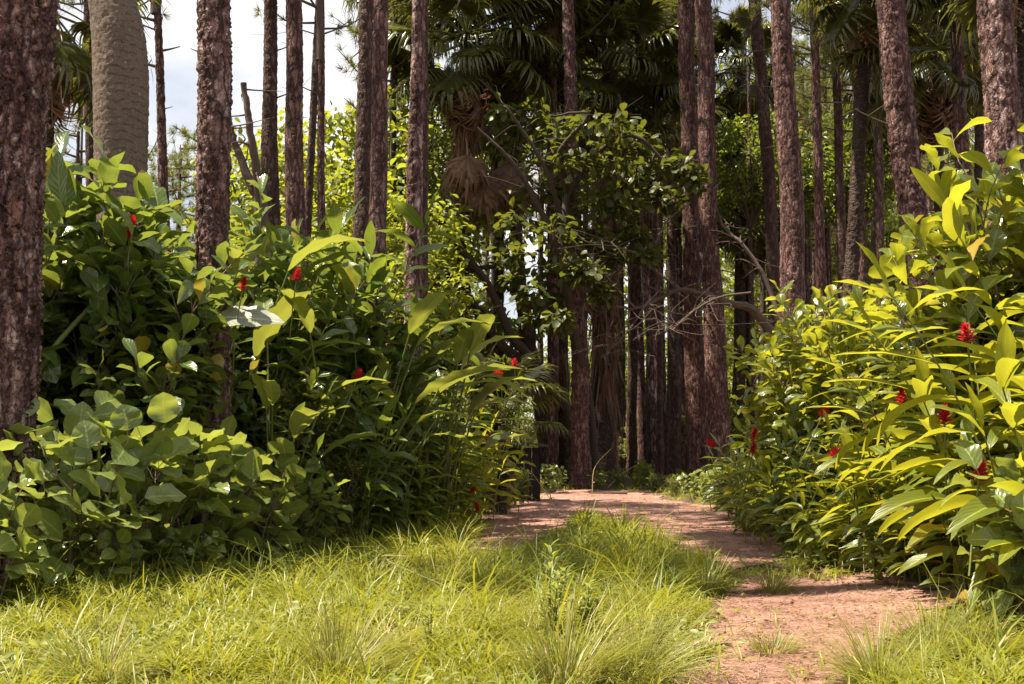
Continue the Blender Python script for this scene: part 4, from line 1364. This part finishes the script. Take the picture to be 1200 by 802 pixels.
PATHS = [
    [(540, 646), (600, 650), (640, 638), (664, 616), (676, 598), (700, 606), (740, 622), (770, 634), (812, 660), (846, 672), (905, 664), (925, 640), (905, 618), (860, 598), (800, 587), (745, 576), (690, 573), (640, 575), (588, 582), (566, 600), (556, 625)],
    [(800, 812), (806, 780), (828, 725), (846, 692), (880, 676), (960, 682), (1010, 672), (1130, 656), (1160, 672), (1150, 700), (1090, 728), (1040, 752), (1000, 790), (985, 830), (960, 900), (940, 1100), (800, 1100), (790, 900)]]
pw = []
for poly in PATHS:
    q = np.array([gnd(x, y) for x, y in poly])
    pts = []
    for i in range(len(q)):
        a, b = q[i], q[(i + 1) % len(q)]
        k = max(2, int(np.linalg.norm(b - a) / .12))
        for s in np.linspace(0, 1, k, endpoint=False):
            p = a + (b - a) * s
            w = .10 * math.sin(p[0] * 5 + p[1] * 4) + .07 * math.sin(p[0] * 15 - p[1] * 11) + .04 * math.sin(p[0] * 37 + p[1] * 29)
            pts.append((p[0] + w, p[1] + w * 1.5))
    pw.append(np.array(pts))
xs_ = np.arange(-8, 8, .06)
ys_ = np.arange(1.4, 28, .06)
PX, PY = np.meshgrid(xs_, ys_)
inside = np.zeros(PX.shape, bool)
for p in pw:
    inside |= inpoly(PX, PY, p)
V = np.stack([PX, PY, hgt(PX, PY) + .014 + .006 * np.sin(PX * 11 + 2 * np.sin(PY * 3)) * np.sin(PY * 8 + np.sin(PX * 5)) + .003 * np.sin(PX * 31 + PY * 9) * np.sin(PY * 27)], -1).reshape(-1, 3)
cf = grid_faces(len(ys_), len(xs_))
keep = inside.ravel()[cf].all(1)
cf = cf[keep]
used, inv = np.unique(cf, return_inverse=True)
mb = MB()
mb.add(V[used], inv.reshape(-1, 4))
struct('dirt_path', mb.mesh('dirt path', [M['path']]))

LBUSH = [(-900, 720), (40, 694), (120, 692), (200, 676), (330, 650), (430, 628), (520, 606), (575, 592), (574, 560), (-900, 560)]
RBUSH = [(1900, 745), (1190, 738), (1130, 700), (1040, 682), (960, 660), (905, 630), (858, 596), (845, 560), (1900, 560)]
STRIP = [(560, 668), (600, 652), (642, 644), (668, 624), (684, 608), (720, 622), (765, 632), (806, 660), (850, 678), (830, 700), (780, 720), (560, 705)]

# ------------------------------------------------------------------ grass (nobody could count it)
g = np.random.default_rng(301)
NG = 350000
d = 3.0 * (26 / 3.0) ** g.random(NG)
lx = g.uniform(-1, 1, NG) * (.49 * d + 1.2)
P = np.stack([lx, d, hgt(lx, d)], -1)
px, py = project(P)
patch = np.sin(lx * 2.1 + 3 * np.sin(d * .9)) * np.sin(d * 1.7 + 2 * np.sin(lx * 1.3)) + .5 * np.sin(lx * 5 + d * 4)
inpath = np.zeros(NG, bool)
for p in pw:
    inpath |= inpoly(lx, d, p)
strip = inpoly(px, py, STRIP)
bush = inpoly(px, py, LBUSH) | inpoly(px, py, RBUSH)
far = py < 590
rightlow = (px > 960) & (py > 690)
prob = np.clip(.9 + .3 * patch, np.where(px < 640, .95, .4), 1)
prob = np.where(inpath, np.where(patch > .55, .22, .03), prob)
prob = np.where(strip, 1, prob)
prob = np.where(bush, .42, prob)
prob = np.where(far & ~inpath, .5, prob)
prob = np.where(rightlow, prob * .6, prob)
prob = np.where((px > 690) & (px < 850) & (py > 700) & ~inpath, prob * .75, prob)
sel = g.random(NG) < prob * .8
P, px, py, strip, d, lx, patch, rightlow = P[sel], px[sel], py[sel], strip[sel], d[sel], lx[sel], patch[sel], rightlow[sel]
nb = bush[sel]
# gather the blades into tussocks that share a lean, a length and a tint
NC = 9000
cd = 3.0 * (26 / 3.0) ** g.random(NC)
cx_ = g.uniform(-1, 1, NC) * (.49 * cd + 1.2)
cell = .22 * np.clip(d / 6, 1, 9)
key = (np.floor(lx / cell + .35 * np.sin(d * 9 / np.clip(d / 6, 1, 9))) * 73856093).astype(np.int64) ^ (np.floor(np.where(d < 6, (d - 6) / .22, np.log(d / 6) / .036) + .35 * np.sin(lx * 9)) * 19349663).astype(np.int64)
uk, inv = np.unique(key, return_inverse=True)
K = len(uk)
kc = np.stack([np.bincount(inv, lx, K) / np.bincount(inv, minlength=K), np.bincount(inv, d, K) / np.bincount(inv, minlength=K)], -1)
ktuft = (g.random(K) < .55)[inv]
kaz, kl, kt, kw = (g.random(K) * 6.28)[inv], g.uniform(.55, 1.55, K)[inv], g.random(K)[inv], g.random(K)[inv]
pull = np.where(ktuft, g.uniform(.3, .85, len(d)), 0)
lx = lx + (kc[inv, 0] - lx) * pull
d = d + (kc[inv, 1] - d) * pull
ip = np.zeros(len(d), bool)
for p in pw:
    ip |= inpoly(lx, d, p)
ok = ~ip | (g.random(len(d)) < .035 + .10 * (patch > .5))
lx, d, px, py, strip, patch, rightlow, nb, inv, ktuft, kaz, kl, kt, kw = (q[ok] for q in (lx, d, px, py, strip, patch, rightlow, nb, inv, ktuft, kaz, kl, kt, kw))
edge_ = np.zeros(len(d), bool)
for p in pw:
    for ox, oy in ((.22, 0), (-.22, 0), (0, .3), (0, -.3)):
        edge_ |= inpoly(lx + ox, d + oy, p)
P = np.stack([lx, d, hgt(lx, d)], -1)
N = len(P)
L = g.uniform(.07, .19, N)
leftz = (px < 560) & (py < 720)
L = np.where(leftz, g.uniform(.11, .30, N), L)
L = np.where(strip, g.uniform(.13, .34, N), L)
L = np.where(rightlow, g.uniform(.08, .3, N), L)
L = np.where(nb, g.uniform(.22, .62, N), L)
L = np.where(edge_ & (d < 9), np.minimum(L, .15) * g.uniform(.6, 1, N), L)
L *= kl * np.clip(1 + .25 * patch, np.where(px < 640, .9, .65), 1.4)
tall = g.random(N) < .02
L = np.where(tall, L * 1.6, L)
W = np.where(kw < .5, g.uniform(.004, .008, N), g.uniform(.008, .0155, N)) * np.where(strip, .8, 1) * np.clip(d / 8, .9, 1.6)
out_ = np.stack([lx - kc[inv, 0], d - kc[inv, 1], np.zeros(N)], -1)
out_ = nrm(out_ + 1e-6) * (.55 * ktuft)[:, None]
T = np.array([0, 0, 1.0]) + g.normal(0, .42, (N, 3)) * [1, 1, .2] + out_ * g.random((N, 1)) + .35 * np.stack([np.cos(kaz), np.sin(kaz), 0 * kaz], -1)
az = g.random(N) * 6.28
U = np.stack([-T[:, 0] + .3 * np.cos(az), -T[:, 1] + .3 * np.sin(az), .6 + 0 * az], -1)
mb = MB()
leaves(mb, P, T, U, L, W, PR_BLADE5, 1, g.uniform(.5, 2.7, N), .3, 0, np.clip(.42 * kt + .36 * g.random(N) + .26 * (.5 + .6 * patch) - .22 * strip, 0, 1), 0)
stuff('grass', mb.mesh('grass', [M['grass']]), 'yellow green grass covering the ground beside the dirt track')

# creeping small leaved weeds in patches
NW = 26000
d2 = 3.2 * (22 / 3.2) ** g.random(NW)
l2 = g.uniform(-1, 1, NW) * (.49 * d2 + 1)
pt = np.sin(l2 * 3.1 + 2 * np.sin(d2 * 1.7)) + np.sin(d2 * 2.3 + 1.5 * np.sin(l2 * 2.2))
q = (pt > .75) & (g.random(NW) < .9)
for p in pw:
    q &= ~(inpoly(l2, d2, p) & (g.random(NW) < .93))
l2, d2 = l2[q], d2[q]
N = len(l2)
az = g.random(N) * 6.28
P = np.stack([l2, d2, hgt(l2, d2) + g.uniform(.01, .13, N)], -1)
T = np.stack([np.cos(az), np.sin(az), g.normal(.25, .3, N)], -1)
mb = MB()
leaves(mb, P, T, np.array([-.1, -.2, 1.0]) + g.normal(0, .35, (N, 3)), g.uniform(.03, .075, N), g.uniform(.014, .034, N), PR_OB4, 1, .5, .25, 0, g.random(N), 0)
stuff('creeping_weeds', mb.mesh('creeping weeds', [M['weed']]), 'small leaved creeping weeds mixed into the grass')

# crumbled leaf litter
NW = 24000
d2 = 3.2 * (27 / 3.2) ** g.random(NW)
l2 = g.uniform(-1, 1, NW) * (.49 * d2 + 1)
q = g.random(NW) < .35
for p in pw:
    q |= inpoly(l2, d2, p) & (g.random(NW) < .8)
l2, d2 = l2[q], d2[q]
N = len(l2)
az = g.random(N) * 6.28
P = np.stack([l2, d2, hgt(l2, d2) + .026], -1)
T = np.stack([np.cos(az), np.sin(az), g.normal(.1, .15, N)], -1)
mb = MB()
leaves(mb, P, T, np.array([0, 0, 1.0]) + g.normal(0, .3, (N, 3)), g.uniform(.012, .055, N), g.uniform(.008, .024, N), PR_OB4, 1, g.uniform(-.8, .8, N), .3, .3, g.random(N), 0)
stuff('leaf_litter', mb.mesh('leaf litter', [M['dry_leaf']]), 'crumbled brown leaf litter lying on the track and soil')

# needle litter on the track and bare soil
NL = 90000
d = 3.0 * (27 / 3.0) ** g.random(NL)
lx = g.uniform(-1, 1, NL) * (.49 * d + 1)
q = np.zeros(NL, bool)
for p in pw:
    q |= inpoly(lx, d, p)
q |= g.random(NL) < .22
lx, d = lx[q], d[q]
N = len(lx)
P = np.stack([lx, d, hgt(lx, d) + g.uniform(.016, .032, N)], -1)
az = g.random(N) * 6.28
T = np.stack([np.cos(az), np.sin(az), g.normal(0, .08, N)], -1)
mb = MB()
leaves(mb, P, T, (0, 0, 1), g.uniform(.06, .17, N), .0036 * np.clip(d / 6, 1, 2.2), [1, 1, .3], 1, g.uniform(-.3, .6, N), .2, 0, g.random(N), 0)
stuff('needle_litter', mb.mesh('needle litter', [M['litter']]), 'dry brown pine needles strewn over the dirt track')

# ------------------------------------------------------------------ grass tufts, weeds, stalks, fallen leaves
TU = [(395, 800, .5, 'wide arching grass tuft left of the tall weed'), (660, 808, .55, 'largest arching grass tuft, at the foot of the tall weed'),
      (745, 790, .42, 'thin grass tuft right of the tall weed'), (1030, 800, .42, 'bright grass tuft bending over the near dirt patch'), (1095, 770, .34, 'loose grass tuft right of the near dirt patch'), (905, 760, .16, 'small tuft in the middle of the near dirt patch'),
      (1150, 775, .36, 'grass tuft under the low oval leaves'), (590, 730, .34, 'tuft of dull grass left behind the tall weed'), (880, 622, .3, 'dark tuft at the far bend of the track'), (830, 690, .3, 'pale tuft between the two dirt patches'), (905, 690, .25, 'tuft of grass right of the pale one'), (120, 800, .34, 'long grass tuft in the lower left corner')]
for i, (x, y, h, lab) in enumerate(TU):
    b = gnd(x, y)
    n = int(150 + 420 * h)
    gg = np.random.default_rng(400 + i)
    az = gg.random(n) * 6.28
    r = .10 * np.sqrt(gg.random(n))
    lean = gg.random(n) ** .7 * .75
    P = np.stack([r * np.cos(az), r * np.sin(az), -.01 + 0 * r], -1)
    T = np.stack([lean * np.cos(az), lean * np.sin(az), np.ones(n)], -1) + gg.normal(0, .14, (n, 3)) + gg.normal(0, .35, 3) * [1, 1, 0]
    mb = MB()
    leaves(mb, P, T, np.stack([-np.cos(az), -np.sin(az), .5 + 0 * az], -1), h * gg.uniform(.5, 1.25, n), gg.uniform(.003, .0062, n), [.8, 1, .9, .6, .05], 1, gg.uniform(.4, 1.9, n), .3, 0, gg.random(n), 0)
    t = thing('grass_tuft', lab, 'grass tuft', (b[0], b[1], hgt(b[0], b[1])), 'grass tufts along the track')
    part('blades', mb.mesh('tuft blades', [M['tuft']]), t)


def weed(label, x, y, h, nst, L, W, seed, ang=.9):
    gg = np.random.default_rng(seed)
    b = gnd(x, y)
    t = thing('weed', label, 'weed', (b[0], b[1], hgt(b[0], b[1])), 'weeds standing in the grass')
    ms, mf = MB(), MB()
    for i in range(nst):
        az = gg.random() * 6.28
        hh = h * (1 if i == 0 else gg.uniform(.55, .85))
        e = np.array([math.cos(az), math.sin(az), 0]) * hh * gg.uniform(.1, .3) * (i > 0)
        p = bez([(0, 0, 0), e * .4 + [0, 0, hh * .5], e + [0, 0, hh]], 10)
        tube(ms, p, np.linspace(.005, .002, 10), 5)
        n = 22
        q = np.linspace(.25, 1, n)
        P = np.stack([np.interp(q * 9, np.arange(10), p[:, k]) for k in range(3)], -1)
        a2 = np.arange(n) * 2.4
        T = np.stack([np.cos(a2), np.sin(a2), .3 + ang * q], -1)
        leaves(mf, P, T, (0, 0, 1), L * (1.15 - .5 * q), W, PR_LANCE[::2], 1, .6, .3, 0, gg.random(n), 0)
    part('stem', ms.mesh('weed stem', [M['stem']]), t)
    part('foliage', mf.mesh('weed leaves', [M['weed']]), t)


weed('tall weed with narrow leaves standing in the middle of the grass', 645, 752, .52, 4, .11, .019, 1, 1.2)
weed('bushy weed leaning right of the tall one', 690, 752, .34, 5, .075, .028, 2, .6)
weed('short weed beside the near dirt patch', 770, 770, .25, 5, .06, .014, 3, .6)
weed('thin weed right of the dirt track strip', 505, 775, .28, 3, .06, .012, 4, .8)

ST = [([(654, 600), (640, 578), (622, 552)], 'dry stalk leaning left before the free standing pine'), ([(694, 578), (697, 548), (716, 526)], 'curved dry stalk right of the free standing pine'), ([(712, 572), (728, 556), (746, 545)], 'low dry stalk leaning right at the forest edge'),
      ([(1090, 668), (1080, 620), (1058, 574)], 'pale dry stalk leaning in front of the right ginger'), ([(1013, 676), (1012, 650), (1014, 620)], 'short straight stalk under the fine leaved weed bush'), ([(228, 655), (210, 618), (192, 586)], 'pale dry stalk against the round leaves'),
      ([(212, 668), (240, 605), (292, 556)], 'thin green stalk crossing the pale one before the round leaves'), ([(748, 640), (775, 610), (795, 596)], 'dry stalk arching over the middle of the track'), ([(552, 700), (450, 655), (480, 652)], 'long stalk bending over the grass left of the track')]
for i, (q, lab) in enumerate(ST):
    b = gnd(*q[0])
    dd = b[1]
    P = [b] + [at(x, y, dd - .05 * k) for k, (x, y) in enumerate(q[1:])]
    mb = MB()
    tube(mb, bez(np.array(P) - b, 10), np.linspace(.0042, .002, 10) * max(1, dd / 10), 5)
    o = part('dry_stalk', mb.mesh('stalk', [M['straw']]), None, b)
    o['label'], o['category'], o['group'] = lab, 'stalk', 'stalks leaning out of the grass'

FL = [(1146, 736, .20, 'large pale fallen leaf under the low oval leaves'), (1112, 672, .26, 'reddish curled fallen leaf below the right ginger'), (1090, 682, .22, 'brown fallen leaf lying flat left of the reddish one'), (1128, 694, .15, 'small pale fallen leaf on the soil by the right grass'), (1076, 664, .2, 'dark curled fallen leaf deepest under the right ginger'),
      (72, 796, .13, 'reddish fallen leaf in the lower left grass'), (936, 718, .07, 'tiny dark fallen leaf alone on the near dirt patch'), (584, 588, .2, 'pale fallen leaf at the far left of the track'), (1052, 690, .16, 'curled brown leaf at the edge of the near dirt patch'), (965, 672, .14, 'brown leaf below the low spreading ginger')]
for i, (x, y, L, lab) in enumerate(FL):
    b = gnd(x, y)
    a = i * 1.9
    mb = MB()
    leaves(mb, [(0, 0, .02)], [(math.cos(a), math.sin(a), .25)], [(.1 * math.sin(i), -.3, 1)], L, L * .48, PR_BROAD, 2, .9, .35, .3, [(i * .37) % .9], 0)
    o = part('fallen_leaf', mb.mesh('dry leaf', [M['dry_leaf']]), None, (b[0], b[1], hgt(b[0], b[1]) + .01))
    o['label'], o['category'], o['group'] = lab, 'fallen leaf', 'dry leaves on the ground'

for i, (q, w, lab) in enumerate([([(800, 556), (785, 549), (770, 546), (752, 549)], .05, 'pale fallen branch at the forest edge right of the track'), ([(1140, 690), (1105, 694), (1060, 690)], .03, 'weathered fallen stick on the soil under the right ginger'), ([(735, 583), (710, 580), (690, 579)], .03, 'thin fallen stick at the foot of the free standing pine')]):
    b = gnd(*q[1])
    dd = b[1]
    P = np.array([[at(x, 560, dd)[0], dd + .1 * math.sin(x), .04 + (.25 if i == 0 and k < 1 else 0) * 1.0] for k, (x, y) in enumerate(q)]) - [b[0], b[1], 0]
    mb = MB()
    tube(mb, bez(P, 12), np.linspace(w, w * .4, 12), 7)
    o = part('fallen_branch', mb.mesh('fallen branch', [M['limb']]), None, (b[0], b[1], .0))
    o['label'], o['category'] = lab, 'branch'

# ================================================================== SKY AND SUN
SUN_AZ = R(-94)      # compass angle of the sun measured from +Y towards +X (negative: left of the view)
SUN_EL = R(68)
w = bpy.data.worlds.new('World')
sc.world = w
w.use_nodes = True
nt = w.node_tree
nt.nodes.clear()
out = nt.nodes.new('ShaderNodeOutputWorld')
bg = nt.nodes.new('ShaderNodeBackground')
sky = nt.nodes.new('ShaderNodeTexSky')
sky.sky_type = 'NISHITA'
sky.sun_disc = False
sky.sun_elevation = SUN_EL
sky.sun_rotation = SUN_AZ
sky.dust_density = 2.0
tc = nt.nodes.new('ShaderNodeTexCoord')
mp = nt.nodes.new('ShaderNodeMapping')
mp.inputs['Scale'].default_value = (1, 1, 2.2)
nz = nt.nodes.new('ShaderNodeTexNoise')
nz.inputs['Scale'].default_value = 3.2
nz.inputs['Detail'].default_value = 6
rp = nt.nodes.new('ShaderNodeValToRGB')
rp.color_ramp.elements[0].position = .42
rp.color_ramp.elements[0].color = (.45, .45, .45, 1)
rp.color_ramp.elements[1].position = .58
mx = nt.nodes.new('ShaderNodeMix')
mx.data_type = 'RGBA'
mx.inputs[7].default_value = (8.0, 7.9, 8.0, 1)
L_ = nt.links.new
L_(tc.outputs['Generated'], mp.inputs[0])
L_(mp.outputs[0], nz.inputs['Vector'])
L_(nz.outputs['Fac'], rp.inputs[0])
L_(rp.outputs[0], mx.inputs[0])
L_(sky.outputs[0], mx.inputs[6])
L_(mx.outputs[2], bg.inputs[0])
bg.inputs[1].default_value = .056
L_(bg.outputs[0], out.inputs[0])

sl_ = bpy.data.lights.new('sun', 'SUN')
sl_.energy = 5.0
sl_.angle = R(.5)
sl_.color = (1.0, .885, .70)
so = bpy.data.objects.new('sun', sl_)
COL.objects.link(so)
sd = Vector((math.sin(SUN_AZ) * math.cos(SUN_EL), math.cos(SUN_AZ) * math.cos(SUN_EL), math.sin(SUN_EL)))
so.rotation_euler = sd.to_track_quat('Z', 'Y').to_euler()
so.location = (-20, -10, 40)

vs = sc.view_settings
vs.view_transform = 'Standard'
vs.look = 'None'
vs.gamma = 1.0
vs.use_curve_mapping = False
vs.exposure = 1.42
cy = sc.cycles
cy.use_denoising = True
cy.max_bounces = 7
cy.diffuse_bounces = 4
cy.glossy_bounces = 2
cy.transmission_bounces = 4
cy.transparent_max_bounces = 4
cy.caustics_reflective = False
cy.caustics_refractive = False
cy.sample_clamp_indirect = 6
